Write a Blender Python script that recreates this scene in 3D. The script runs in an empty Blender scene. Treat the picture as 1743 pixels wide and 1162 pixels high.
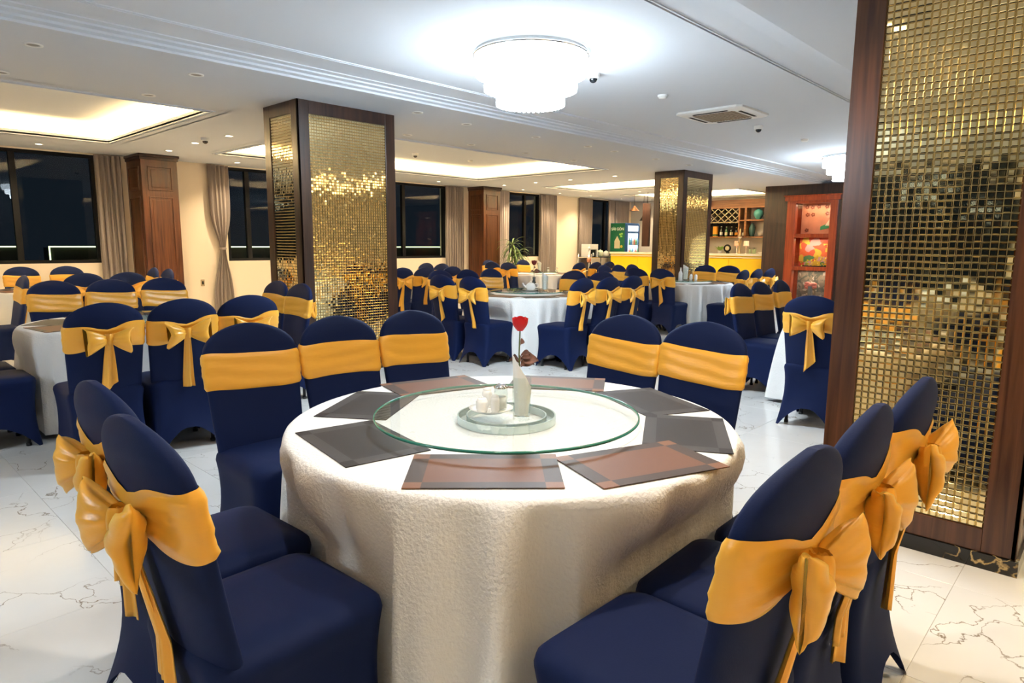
import bpy, math, random
import numpy as np
from mathutils import Vector, Matrix
random.seed(7); rng = np.random.default_rng(7)
PI = math.pi
S = bpy.context.scene
COL = S.collection

# ------------------------------------------------------------------ camera
yaw, pit, rol, fpx = .7549, .14695, .00635, 1123.0
Fv = Vector((math.cos(yaw)*math.cos(pit), math.sin(yaw)*math.cos(pit), -math.sin(pit)))
Rv = Vector((math.sin(yaw), -math.cos(yaw), 0)); Uv = Rv.cross(Fv)
R2 = Rv*math.cos(rol)+Uv*math.sin(rol); U2 = Uv*math.cos(rol)-Rv*math.sin(rol)
cd = bpy.data.cameras.new('camera'); cam = bpy.data.objects.new('camera', cd); COL.objects.link(cam)
M4 = Matrix((R2, U2, -Fv)).transposed().to_4x4(); M4.translation = (0, 0, 1.4); cam.matrix_world = M4
cd.sensor_width = 36; cd.lens = 36*fpx/1743; cd.clip_start = .02
S.camera = cam

# ------------------------------------------------------------------ world, lights, exposure
W = bpy.data.worlds.new('night'); S.world = W; W.use_nodes = True
W.node_tree.nodes['Background'].inputs[0].default_value = (.004, .006, .009, 1)
W.node_tree.nodes['Background'].inputs[1].default_value = 1
S.view_settings.view_transform = 'Standard'; S.view_settings.look = 'None'
S.view_settings.gamma = 1; S.view_settings.use_curve_mapping = False
S.view_settings.exposure = 1.25
CHAND = 18.5        # crystal chandelier radiance
COVE = 23.0         # watts per metre of cove strip
SPOT = 55.0         # watts per lit downlight
COOL = (.77, .90, 1.0); WARM = (1.0, .66, .28); WARM2 = (1.0, .80, .52)
S.cycles.use_denoising = True
S.cycles.max_bounces = 8; S.cycles.diffuse_bounces = 4; S.cycles.glossy_bounces = 4
S.cycles.transparent_max_bounces = 12; S.cycles.transmission_bounces = 6
S.cycles.sample_clamp_indirect = 6; S.cycles.caustics_reflective = False; S.cycles.caustics_refractive = False

# ------------------------------------------------------------------ materials
def nodes(name):
    m = bpy.data.materials.new(name); m.use_nodes = True
    return m, m.node_tree, m.node_tree.nodes['Principled BSDF']
def mat(name, col, rough=.5, metal=0, bump=0, bscale=60, var=0, vscale=4, sheen=0, spec=.5, emit=None, es=0, aniso=None, stretch=None):
    m, t, b = nodes(name); N = t.nodes; L = t.links
    b.inputs['Base Color'].default_value = (*col, 1); b.inputs['Roughness'].default_value = rough
    b.inputs['Metallic'].default_value = metal; b.inputs['Specular IOR Level'].default_value = spec
    if sheen:
        b.inputs['Sheen Weight'].default_value = sheen; b.inputs['Sheen Roughness'].default_value = .4
        b.inputs['Sheen Tint'].default_value = (*[min(1, c*3+.1) for c in col], 1)
    if emit: b.inputs['Emission Color'].default_value = (*emit, 1); b.inputs['Emission Strength'].default_value = es
    if var or bump:
        tc = N.new('ShaderNodeTexCoord'); mp = N.new('ShaderNodeMapping'); L.new(tc.outputs['Object'], mp.inputs[0])
        if stretch: mp.inputs['Scale'].default_value = stretch
    if var:
        n = N.new('ShaderNodeTexNoise'); n.inputs['Scale'].default_value = vscale; n.inputs['Detail'].default_value = 5
        L.new(mp.outputs[0], n.inputs[0])
        r = N.new('ShaderNodeValToRGB'); e = r.color_ramp.elements
        e[0].position = .3; e[1].position = .7
        e[0].color = (*[c*(1-var) for c in col], 1); e[1].color = (*[min(1, c*(1+var)) for c in col], 1)
        L.new(n.outputs[0], r.inputs[0]); L.new(r.outputs[0], b.inputs['Base Color'])
    if bump:
        n = N.new('ShaderNodeTexNoise'); n.inputs['Scale'].default_value = bscale; n.inputs['Detail'].default_value = 3
        L.new(mp.outputs[0], n.inputs[0])
        bp = N.new('ShaderNodeBump'); bp.inputs['Strength'].default_value = bump; bp.inputs['Distance'].default_value = .01
        L.new(n.outputs[0], bp.inputs['Height']); L.new(bp.outputs[0], b.inputs['Normal'])
    return m
def glassmat(name, tint, ior=1.5, rough=0.0, glossmul=1.0):
    m = bpy.data.materials.new(name); m.use_nodes = True; t = m.node_tree; N = t.nodes; L = t.links; N.clear()
    o = N.new('ShaderNodeOutputMaterial'); tr = N.new('ShaderNodeBsdfTransparent'); gl = N.new('ShaderNodeBsdfGlossy'); mx = N.new('ShaderNodeMixShader')
    fr = N.new('ShaderNodeFresnel'); fr.inputs[0].default_value = ior
    tr.inputs[0].default_value = (*tint, 1); gl.inputs['Roughness'].default_value = rough
    ge = N.new('ShaderNodeNewGeometry'); sb = N.new('ShaderNodeMath'); sb.operation = 'SUBTRACT'; sb.inputs[0].default_value = glossmul; L.new(ge.outputs['Backfacing'], sb.inputs[1])
    mm = N.new('ShaderNodeMath'); mm.operation = 'MULTIPLY'; mm.use_clamp = True; L.new(sb.outputs[0], mm.inputs[1]); L.new(fr.outputs[0], mm.inputs[0]); L.new(mm.outputs[0], mx.inputs[0])
    L.new(tr.outputs[0], mx.inputs[1]); L.new(gl.outputs[0], mx.inputs[2]); L.new(mx.outputs[0], o.inputs[0]); return m
def emis(name, col, s):
    m = bpy.data.materials.new(name); m.use_nodes = True; t = m.node_tree; t.nodes.clear()
    o = t.nodes.new('ShaderNodeOutputMaterial'); e = t.nodes.new('ShaderNodeEmission'); e.inputs[0].default_value = (*col, 1); e.inputs[1].default_value = s
    t.links.new(e.outputs[0], o.inputs[0]); return m
def woodmat(name, c0, c1, rough=.3, axis='Z', scale=1.0):
    m, t, b = nodes(name); N = t.nodes; L = t.links
    tc = N.new('ShaderNodeTexCoord'); mp = N.new('ShaderNodeMapping'); L.new(tc.outputs['Object'], mp.inputs[0])
    s = [18*scale]*3; s['XYZ'.index(axis)] = .9*scale; mp.inputs['Scale'].default_value = s
    n = N.new('ShaderNodeTexNoise'); n.inputs['Scale'].default_value = 1.5; n.inputs['Detail'].default_value = 6; n.inputs['Distortion'].default_value = .6
    L.new(mp.outputs[0], n.inputs[0]); r = N.new('ShaderNodeValToRGB'); e = r.color_ramp.elements
    e[0].position = .35; e[1].position = .68; e[0].color = (*c0, 1); e[1].color = (*c1, 1)
    L.new(n.outputs[0], r.inputs[0]); L.new(r.outputs[0], b.inputs['Base Color']); b.inputs['Roughness'].default_value = rough
    return m
def marble(name, base, vein, rough, vscale=2.0, thick=.012, maskpos=.52, tileoff=True):
    m, t, b = nodes(name); N = t.nodes; L = t.links
    tc = N.new('ShaderNodeTexCoord'); oi = N.new('ShaderNodeObjectInfo'); ad = N.new('ShaderNodeVectorMath'); ad.operation = 'MULTIPLY_ADD'
    L.new(tc.outputs['Object'], ad.inputs[0]); ad.inputs[1].default_value = (1, 1, 1)
    sc = N.new('ShaderNodeVectorMath'); sc.operation = 'SCALE'; sc.inputs[0].default_value = (37, 53, 71); L.new(oi.outputs['Random'], sc.inputs['Scale'])
    L.new(sc.outputs[0], ad.inputs[2])
    P = ad.outputs[0]
    nz = N.new('ShaderNodeTexNoise'); nz.inputs['Scale'].default_value = 3.2; nz.inputs['Detail'].default_value = 6; L.new(P, nz.inputs[0])
    w = N.new('ShaderNodeVectorMath'); w.operation = 'MULTIPLY_ADD'; L.new(nz.outputs['Color'], w.inputs[0]); w.inputs[1].default_value = (.55, .55, .55); L.new(P, w.inputs[2])
    v = N.new('ShaderNodeTexVoronoi'); v.feature = 'DISTANCE_TO_EDGE'; v.inputs['Scale'].default_value = vscale; L.new(w.outputs[0], v.inputs[0])
    r = N.new('ShaderNodeValToRGB'); e = r.color_ramp.elements; e[0].position = 0; e[1].position = thick; e[0].color = (1, 1, 1, 1); e[1].color = (0, 0, 0, 1); L.new(v.outputs['Distance'], r.inputs[0])
    n2 = N.new('ShaderNodeTexNoise'); n2.inputs['Scale'].default_value = 2.3; L.new(P, n2.inputs[0])
    r2 = N.new('ShaderNodeValToRGB'); e = r2.color_ramp.elements; e[0].position = maskpos; e[1].position = maskpos+.1; L.new(n2.outputs[0], r2.inputs[0])
    mu = N.new('ShaderNodeMath'); mu.operation = 'MULTIPLY'; L.new(r.outputs[0], mu.inputs[0]); L.new(r2.outputs[0], mu.inputs[1])
    n3 = N.new('ShaderNodeTexNoise'); n3.inputs['Scale'].default_value = 1.7; n3.inputs['Detail'].default_value = 8; L.new(P, n3.inputs[0])
    r3 = N.new('ShaderNodeValToRGB'); e = r3.color_ramp.elements; e[0].position = .35; e[1].position = .7; e[0].color = (*[c*.9 for c in base], 1); e[1].color = (*base, 1); L.new(n3.outputs[0], r3.inputs[0])
    mx = N.new('ShaderNodeMix'); mx.data_type = 'RGBA'; L.new(mu.outputs[0], mx.inputs['Factor']); L.new(r3.outputs[0], mx.inputs['A']); mx.inputs['B'].default_value = (*vein, 1)
    L.new(mx.outputs['Result'], b.inputs['Base Color']); b.inputs['Roughness'].default_value = rough
    return m
def matweave(name, field, border, corner):
    m, t, b = nodes(name); N = t.nodes; L = t.links
    tc = N.new('ShaderNodeTexCoord'); sx = N.new('ShaderNodeSeparateXYZ'); L.new(tc.outputs['Object'], sx.inputs[0])
    def gt(sock, v):
        a = N.new('ShaderNodeMath'); a.operation = 'ABSOLUTE'; L.new(sock, a.inputs[0])
        g = N.new('ShaderNodeMath'); g.operation = 'GREATER_THAN'; g.inputs[1].default_value = v; L.new(a.outputs[0], g.inputs[0]); return g.outputs[0]
    gx = gt(sx.outputs[0], .166); gy = gt(sx.outputs[1], .098)
    mx = N.new('ShaderNodeMath'); mx.operation = 'MAXIMUM'; L.new(gx, mx.inputs[0]); L.new(gy, mx.inputs[1])
    mn = N.new('ShaderNodeMath'); mn.operation = 'MULTIPLY'; L.new(gx, mn.inputs[0]); L.new(gy, mn.inputs[1])
    a = N.new('ShaderNodeMix'); a.data_type = 'RGBA'; L.new(mx.outputs[0], a.inputs['Factor']); a.inputs['A'].default_value = (*field, 1); a.inputs['B'].default_value = (*border, 1)
    c = N.new('ShaderNodeMix'); c.data_type = 'RGBA'; L.new(mn.outputs[0], c.inputs['Factor']); L.new(a.outputs['Result'], c.inputs['A']); c.inputs['B'].default_value = (*corner, 1)
    L.new(c.outputs['Result'], b.inputs['Base Color']); b.inputs['Roughness'].default_value = .5; b.inputs['Specular IOR Level'].default_value = .22
    ch = N.new('ShaderNodeTexChecker'); ch.inputs['Scale'].default_value = 420; L.new(tc.outputs['Object'], ch.inputs[0])
    bp = N.new('ShaderNodeBump'); bp.inputs['Strength'].default_value = .35; bp.inputs['Distance'].default_value = .002; L.new(ch.outputs['Fac'], bp.inputs['Height']); L.new(bp.outputs[0], b.inputs['Normal'])
    return m
NAVY = mat('navy_spandex', (.0005, .0075, .050), .75, sheen=.07, spec=.22, bump=.06, bscale=300)
GOLD = mat('gold_satin', (.88, .43, .045), .33, bump=.10, bscale=26, stretch=(1, 1, 4), sheen=.3)
CLOTH = mat('white_jacquard_cloth', (.86, .85, .83), .8, bump=.5, bscale=95, sheen=.15)
WHITE = mat('white_ceramic', (.88, .87, .83), .15)
NAPKIN = mat('white_napkin', (.9, .88, .84), .9)
CEIL = mat('ceiling_paint', (.62, .65, .70), .9)
WALLC = mat('cream_wall', (.87, .73, .55), .8, bump=.05, bscale=40)
GREYWALL = mat('bar_wall_plaster', (.62, .58, .52), .8)
TILE = marble('marble_tile', (.88, .86, .83), (.22, .155, .095), .17, 2.6, .010, .45)
GROUT = mat('tile_joint', (.66, .61, .54), .8)
BLACKM = marble('black_marble', (.012, .011, .010), (.5, .35, .15), .08, 5, .03, .5)
DWOOD = woodmat('dark_wood', (.020, .010, .008), (.060, .026, .016), .28)
MWOOD = woodmat('brown_wood', (.040, .014, .007), (.115, .042, .018), .26)
PWOOD = woodmat('pilaster_wood', (.045, .014, .006), (.125, .043, .016), .3)
RWOOD = woodmat('red_wood', (.26, .035, .010), (.44, .075, .018), .3)
SHELFW = woodmat('shelf_wood', (.16, .06, .02), (.30, .13, .05), .4, 'Y')
MIRROR = mat('gold_mirror', (.84, .69, .38), .045, 1.0)
BACKING = mat('tile_backing', (.28, .20, .09), .35, .8)
CURT = mat('taupe_curtain', (.27, .22, .19), .85, bump=.1, bscale=200)
SHEER = mat('pale_curtain', (.55, .47, .42), .85)
BLACK = mat('black_frame', (.006, .006, .007), .6, spec=.15)
CHROME = mat('chrome', (.8, .8, .8), .12, 1)
RUBBER = mat('black_leg', (.012, .012, .014), .5)
GLASS = glassmat('clear_glass', (.95, .97, .96), 1.45)
LSGLASS = glassmat('turntable_glass', (.955, .985, .98), 1.6)
GEDGE = mat('green_glass_edge', (.03, .20, .15), .08)
WINGLASS = glassmat('window_glass', (.75, .8, .8), 1.4, 0, .7)
COPPER = matweave('copper_weave', (.165, .072, .040), (.070, .047, .038), (.21, .095, .05))
GREYW = matweave('grey_weave', (.034, .028, .026), (.062, .055, .055), (.026, .02, .018))
PLASTICW = mat('white_plastic', (.8, .8, .78), .4)
YELLOW = mat('yellow_panel', (.93, .56, .008), .35)
COUNTER = mat('counter_stone', (.85, .74, .52), .2)
CRYST = [emis('lit_crystal_%s' % n_, COOL, CHAND*k_) for n_, k_ in (('upper', .50), ('middle', 1.1), ('lower', 2.0))]
LAMPW = emis('warm_lamp', (1, .80, .50), 14)
LED = emis('led_line', (.86, 1.0, .45), 2.2)
OUTL = emis('street_lamp', (1, 1, .95), 4)

# ------------------------------------------------------------------ mesh helpers
class MB:
    def __init__(s): s.v = []; s.f = []; s.m = []; s.n = 0
    def add(s, V, Fs, mi=0):
        V = np.asarray(V, float); s.v.append(V); o = s.n
        for f in Fs: s.f.append([i+o for i in f]); s.m.append(mi)
        s.n += len(V); return s
    def box(s, x0, x1, y0, y1, z0, z1, mi=0):
        V = [(x, y, z) for z in (z0, z1) for y in (y0, y1) for x in (x0, x1)]
        return s.add(V, [(0, 2, 3, 1), (4, 5, 7, 6), (0, 1, 5, 4), (2, 6, 7, 3), (0, 4, 6, 2), (1, 3, 7, 5)], mi)
    def grid(s, P, wu=False, wv=False, mi=0, flip=False):
        P = np.asarray(P, float); a, b = P.shape[:2]; Fs = []
        for i in range(a if wu else a-1):
            for j in range(b if wv else b-1):
                i2, j2 = (i+1) % a, (j+1) % b; q = (i*b+j, i*b+j2, i2*b+j2, i2*b+j)
                Fs.append(q[::-1] if flip else q)
        return s.add(P.reshape(-1, 3), Fs, mi)
    def lathe(s, prof, n=24, c=(0, 0, 0), mi=0):
        a = np.linspace(0, 2*PI, n, endpoint=False)
        P = np.array([[(c[0]+r*math.cos(t), c[1]+r*math.sin(t), c[2]+z) for t in a] for r, z in prof])
        return s.grid(P, wv=True, mi=mi)
    def cyl(s, c, r, z0, z1, n=16, mi=0, r2=None):
        r2 = r if r2 is None else r2
        return s.lathe([(0.0001, z0), (r, z0), (r2, z1), (0.0001, z1)], n, c, mi)
    def tube(s, pts, r, n=8, mi=0):
        pts = [Vector(p) for p in pts]; rows = []; rr = r if isinstance(r, (list, tuple)) else [r]*len(pts)
        for i, p in enumerate(pts):
            d = (pts[min(i+1, len(pts)-1)]-pts[max(i-1, 0)]).normalized()
            u = d.orthogonal().normalized() if i == 0 else (u-d*u.dot(d)).normalized()
            w = d.cross(u); rows.append([tuple(p+(u*math.cos(t)+w*math.sin(t))*rr[i]) for t in np.linspace(0, 2*PI, n, endpoint=False)])
        s.grid(rows, wv=True, mi=mi)
        s.f.append([s.n-n+i for i in range(n)]); s.m.append(mi); s.f.append([s.n-n*len(pts)+i for i in range(n)][::-1]); s.m.append(mi)
        return s
    def sphere(s, c, r, n=12, sc=(1, 1, 1), mi=0):
        P = [[(c[0]+sc[0]*r*math.sin(a)*math.cos(b), c[1]+sc[1]*r*math.sin(a)*math.sin(b), c[2]+sc[2]*r*math.cos(a)) for b in np.linspace(0, 2*PI, n, endpoint=False)] for a in np.linspace(.001, PI-.001, n//2+1)]
        return s.grid(P, wv=True, mi=mi, flip=True)
    def mesh(s, name, mats, smooth=False):
        me = bpy.data.meshes.new(name)
        V = np.concatenate(s.v); me.from_pydata(V.tolist(), [], s.f)
        for m in (mats if isinstance(mats, (list, tuple)) else [mats]): me.materials.append(m)
        me.polygons.foreach_set('material_index', s.m)
        if smooth: me.polygons.foreach_set('use_smooth', [True]*len(s.f))
        me.update(); return me
    def build(s, name, mats, parent=None, smooth=False, bevel=0, loc=None, recalc=False):
        me = s.mesh(name, mats, smooth)
        o = bpy.data.objects.new(name, me); COL.objects.link(o)
        if parent: o.parent = parent
        if loc: o.location = loc
        if bevel:
            b = o.modifiers.new('bevel', 'BEVEL'); b.width = bevel; b.segments = 2; b.limit_method = 'ANGLE'
        return o
def tag(o, label=None, cat=None, group=None, kind=None):
    if label: o['label'] = label
    if cat: o['category'] = cat
    if group: o['group'] = group
    if kind: o['kind'] = kind
    return o
def empty(name, loc=(0, 0, 0), rz=0, **k):
    o = bpy.data.objects.new(name, None); o.empty_display_size = .1; COL.objects.link(o); o.location = loc; o.rotation_euler = (0, 0, rz); return tag(o, **k)
def inst(name, me, parent=None, loc=(0, 0, 0), rot=(0, 0, 0)):
    o = bpy.data.objects.new(name, me); COL.objects.link(o); o.parent = parent; o.location = loc; o.rotation_euler = rot; return o
def copytree(o, parent=None):
    c = o.copy(); COL.objects.link(c)
    if parent: c.parent = parent
    for ch in o.children: copytree(ch, c)
    return c
def struct(o): o['kind'] = 'structure'; return o
def area(name, loc, sx, sy, w, col, rot=(0, 0, 0)):
    l = bpy.data.lights.new(name, 'AREA'); l.shape = 'RECTANGLE'; l.size = sx; l.size_y = sy; l.energy = w; l.color = col
    o = bpy.data.objects.new(name, l); COL.objects.link(o); o.location = loc; o.rotation_euler = rot; return o
ORD = ['first', 'second', 'third', 'fourth', 'fifth', 'sixth', 'seventh', 'eighth', 'ninth', 'tenth']

# ------------------------------------------------------------------ setting
ZS, ZR = 2.79, 2.87          # soffit and raised ceiling
YW = 12.4; XE = 18.9; XL = -7.0; YB = -5.1
# floor with laid tiles
fl = struct(MB().box(XL, XE+.3, YB, YW+.3, -.08, -.003).build('floor', GROUT))
TS = .8; ox, oy = .35, .02
tm = MB(); h = TS/2-.0008; V = [(x, y, z) for z, k in ((-.003, h), (-.0008, h), (0, h-.001)) for x, y in ((-k, -k), (k, -k), (k, k), (-k, k))]
tm.add(V, [(0, 1, 5, 4), (1, 2, 6, 5), (2, 3, 7, 6), (3, 0, 4, 7), (4, 5, 9, 8), (5, 6, 10, 9), (6, 7, 11, 10), (7, 4, 8, 11), (8, 9, 10, 11)])
tme = tm.mesh('tile', TILE)
tl = []
for i in range(-9, 25):
    for j in range(-7, 17):
        x, y = ox+i*TS, oy+j*TS
        if XL+.4 < x < XE-.1 and YB+.4 < y < YW-.1:
            d = math.hypot(x, y); a = math.atan2(y, x)-yaw
            tl.append((d+(0 if abs(a) < .85 or d < 1.5 else 60), x, y))
tl.sort(); rest = MB()
for k, (d, x, y) in enumerate(tl):
    if k < 290: inst('tile', tme, fl, (x, y, 0), (0, 0, random.choice((0, PI/2, PI, -PI/2))))
    else: rest.add(np.array(V)+(x, y, 0), tm.f)
r = rest.build('tiles_beyond', TILE, fl); r['kind'] = 'stuff'

def rects_with_holes(x0, x1, y0, y1, holes):
    xs = sorted({x0, x1, *[v for h in holes for v in h[:2]]}); ys = sorted({y0, y1, *[v for h in holes for v in h[2:]]})
    xs = [x for x in xs if x0 <= x <= x1]; ys = [y for y in ys if y0 <= y <= y1]
    for a, b in zip(xs, xs[1:]):
        for c, d in zip(ys, ys[1:]):
            mx, my = (a+b)/2, (c+d)/2
            if not any(h[0] < mx < h[1] and h[2] < my < h[3] for h in holes): yield a, b, c, d
TRX = [(-3.0, 3.12), (4.66, 10.40), (12.66, 14.5), (16.1, 18.55)]
TRAYS = [(a, b, 7.45, 10.85) for a, b in TRX]+[(a, b, -3.6, -.2) for a, b in TRX[:3]]
YC0, YC1 = 1.83, 5.43       # edges of the raised central strip
cm = MB()
for y0, y1 in ((YC1, YW+.3), (YB, YC0)):
    for a, b, c, d in rects_with_holes(XL, XE+.3, y0, y1, [t for t in TRAYS if t[2] > y0-1 and t[3] < y1+1]): cm.box(a, b, c, d, ZS, ZS+.02)
cm.box(XL, XE+.3, YC0-.6, YC1+.6, ZR+.06, ZR+.10)
for (a, b, c, d) in TRAYS:   # tray ceilings and recess walls
    e = .16; zt = ZS+.20
    cm.box(a-e, b+e, c-e, d+e, zt, zt+.03)
    cm.box(a-e-.02, a-e, c-e, d+e, ZS, zt); cm.box(b+e, b+e+.02, c-e, d+e, ZS, zt)
    cm.box(a-e, b+e, c-e-.02, c-e, ZS, zt); cm.box(a-e, b+e, d+e, d+e+.02, ZS, zt)
cm.box(XL-.3, XE+.4, YB-.2, YW+.4, 3.25, 3.3)
struct(cm.build('ceiling', CEIL))
# raised panel and its stepped cornice
cr = MB()
cr.box(XL, XE+.3, YC0+.24, YC1-.24, ZR, ZR+.03)
for s, y in ((1, YC1), (-1, YC0)):
    prof = [(0, ZS), (-.012, ZS), (-.012, ZS+.018), (-.06, ZS+.026), (-.06, ZS+.044), (-.12, ZS+.05), (-.12, ZS+.064), (-.185, ZS+.068), (-.185, ZR-.004), (-.25, ZR)]
    P = [[(x, y+s*a, z) for a, z in prof] for x in (XL, XE+.3)]
    cr.grid(P, flip=s < 0)
struct(cr.build('trim_1', CEIL))
tr = MB()
for s, y in ((1, 4.92), (-1, 2.33)):
    tr.box(XL, XE+.3, y-.018, y-.006, ZR-.008, ZR); tr.box(XL, XE+.3, y+.006, y+.018, ZR-.012, ZR)
struct(tr.build('trim_2', CEIL))
tb = MB()                    # double bead round every light tray
for (a, b, c, d) in TRAYS:
    for o_, w_, z_ in ((0, .012, .012), (.05, .012, .008)):
        tb.box(a-o_-w_, b+o_+w_, c-o_-w_, c-o_, ZS-z_, ZS); tb.box(a-o_-w_, b+o_+w_, d+o_, d+o_+w_, ZS-z_, ZS)
        tb.box(a-o_-w_, a-o_, c-o_, d+o_, ZS-z_, ZS); tb.box(b+o_, b+o_+w_, c-o_, d+o_, ZS-z_, ZS)
    for z0, z1 in ((ZS, ZS+.055),):      # lip hiding the strip
        tb.box(a-.012, b+.012, c-.012, c, z0, z1); tb.box(a-.012, b+.012, d, d+.012, z0, z1); tb.box(a-.012, a, c, d, z0, z1); tb.box(b, b+.012, c, d, z0, z1)
struct(tb.build('trim_3', CEIL))
for (a, b, c, d) in TRAYS:   # warm strips lying in the recess, shining up
    q = .085; up = (PI, 0, 0)
    for x, y, sx, sy in (((a+b)/2, c-q, b-a, .05), ((a+b)/2, d+q, b-a, .05), (a-q, (c+d)/2, .05, d-c), (b+q, (c+d)/2, .05, d-c)):
        area('cove_strip_light', (x, y, ZS+.035), sx, sy, COVE*max(sx, sy)*(1 if c > 0 else .32), WARM, up)

# walls ------------------------------------------------------------
WINS = [(-6.3, 3.33), (5.43, 10.78), (12.9, 14.26), (16.55, 18.6)]
SILL = 1.05; WT = 2.765
wm = MB(); wm.box(XL-.2, XE+.3, YW, YW+.2, -.1, SILL); xs = [XL-.2]+[v for w in WINS for v in w]+[XE+.3]
for i in range(0, len(xs), 2): wm.box(xs[i], xs[i+1], YW, YW+.2, SILL, 3.2)
for a, b in WINS: wm.box(a, b, YW, YW+.2, WT, 3.2)
struct(wm.build('wall_back', WALLC))
lw = MB(); lw.box(XL-.2, XL, YB, YW, -.1, .6); lw.box(XL-.2, XL, YB, YW, 2.76, 3.2)
for y, w in ((-5.1, .6), (1.2, .3), (6.6, .3), (11.7, .7)): lw.box(XL-.2, XL, y, y+w, .6, 2.76)
struct(lw.build('wall_left', WALLC))
struct(MB().box(XL-.2, XE+.3, YB-.2, YB, -.1, 3.2).build('wall_front', WALLC))
struct(MB().box(XE, XE+.2, YB, YW+.2, -.1, 3.2).build('wall_right', GREYWALL))
ww = MB(); ww.box(15.9, 15.98, YB, 4.98, 0, ZS); ww.box(15.9, 15.98, 6.1, 6.66, 0, ZS); ww.box(15.9, 15.98, 4.98, 6.1, 2.45, ZS); ww.box(15.98, 18.88, 6.58, 6.66, 0, ZS)
struct(ww.build('wall_partition', DWOOD))
bb = MB(); bb.box(XL, XE, YW-.012, YW, 0, .1); struct(bb.build('baseboard_back', WALLC))
for i, (a, b) in enumerate(WINS):
    root = struct(empty('window_%d' % (i+1), (a, YW, SILL)))
    L_ = b-a; H = WT-SILL; f = MB()
    f.box(0, L_, .0, .1, 0, .05); f.box(0, L_, 0, .1, H-.05, H); f.box(0, .05, 0, .1, .05, H-.05); f.box(L_-.05, L_, 0, .1, .05, H-.05)
    f.build('window_frame', BLACK, root)
    mu = {0: [8.55, 5.9, 3.2, .9], 1: [.42, 1.5, 2.7, 4.1], 2: [.78], 3: [.9, 1.6]}[i]
    edges = sorted([.05, L_-.05]+[m-.04 for m in mu]+[m+.04 for m in mu])
    for m in mu: MB().box(m-.04, m+.04, .01, .09, .05, H-.05).build('mullion', BLACK, root)
    for k in range(0, len(edges), 2): MB().box(edges[k], edges[k+1], .045, .051, .05, H-.05).build('pane', WINGLASS, root)
for i, (a, b) in enumerate(((-4.5, 1.2), (1.5, 6.6), (6.9, 11.7))):
    root = struct(empty('window_%d' % (5+i), (XL-.1, a, .6)))
    MB().box(0, .006, 0, b-a, 0, 2.16).build('pane', WINGLASS, root)
    f = MB(); f.box(-.03, .03, 0, b-a, 0, .05); f.box(-.03, .03, 0, b-a, 2.11, 2.16)
    for y in (0, (b-a)/2-.03, b-a-.06): f.box(-.03, .03, y, y+.06, 0, 2.16)
    f.build('window_frame', BLACK, root)

# ------------------------------------------------------------------ mirror columns
PT = .0295
tile_h = .0136; bt = .0042
tV = np.array([(sx*tile_h, 0, sz*tile_h) for sx, sz in ((-1, -1), (1, -1), (1, 1), (-1, 1))]+[(sx*(tile_h-bt), -.0045, sz*(tile_h-bt)) for sx, sz in ((-1, -1), (1, -1), (1, 1), (-1, 1))])
tF = [(4, 5, 6, 7), (0, 1, 5, 4), (1, 2, 6, 5), (2, 3, 7, 6), (3, 0, 4, 7)]
t_ = MB(); t_.add(tV, tF); TME = t_.mesh('mirror_tile', MIRROR)
def column(x0, x1, y0, y1, label, singles):
    root = empty('mirror_column', (x0, y0, 0), label=label, cat='column')
    w, d = x1-x0, y1-y0; T = .125; zb, zt = .07, ZS
    MB().box(.02, w-.02, .02, d-.02, zb, zt).build('core', DWOOD, root)
    MB().box(-.012, w+.012, -.012, d+.012, 0, zb).build('plinth', BLACKM, root)
    wood = MWOOD if singles else DWOOD
    for face, L_ in (('x', d), ('y', w)):
        fr = empty('tiled_face', (0, 0, 0) if face == 'y' else (0, d, 0), 0 if face == 'y' else -PI/2); fr.parent = root
        for (a, b, c, e) in ((0, T, zb, zt), (L_-T, L_, zb, zt), (T, L_-T, zb, zb+.105), (T, L_-T, zt-T, zt)):
            MB().box(a, b, 0, .02, c, e).build('trim_board', wood, fr, bevel=.003)
        MB().box(T, L_-T, .012, .02, zb+.105, zt-T).build('backing', BACKING, fr)
        nx = int((L_-2*T)/PT); nz = int((zt-T-zb-.105)/PT); px = (L_-2*T)/nx; pz = (zt-T-zb-.105)/nz
        P = []
        for i in range(nx):
            for j in range(nz):
                x, z = T+(i+.5)*px, zb+.105+(j+.5)*pz
                if face == 'x': wx, wy = x0, y1-x
                else: wx, wy = x0+x, y0
                P.append((math.hypot(math.hypot(wx, wy), z-1.4), x, z))
        if singles and face == 'x': P.sort()
        st = MB()
        for k, (_, x, z) in enumerate(P):
            rx, rz = rng.normal(0, .007), rng.normal(0, .007)
            if singles and face == 'x' and k < 300: inst('mirror_tile', TME, fr, (x, .012, z), (rx, 0, rz))
            else:
                Q = tV.copy(); Q[:, 1] += -Q[:, 2]*rx*-1 + Q[:, 0]*rz; Q += (x, .012, z); st.add(Q, tF)
        s_ = st.build('mirror_tiles', MIRROR, fr); s_['kind'] = 'stuff'
    return root
column(3.415, 4.575, .247, 1.058, 'gold mirror mosaic column framed in brown wood, large beside the foreground table', True)
column(3.43, 4.60, 6.13, 6.82, 'gold mirror mosaic column framed in dark wood, behind the left table', False)
column(11.42, 12.55, 6.34, 6.98, 'small distant gold mirror mosaic column standing before the yellow bar', False)

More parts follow.
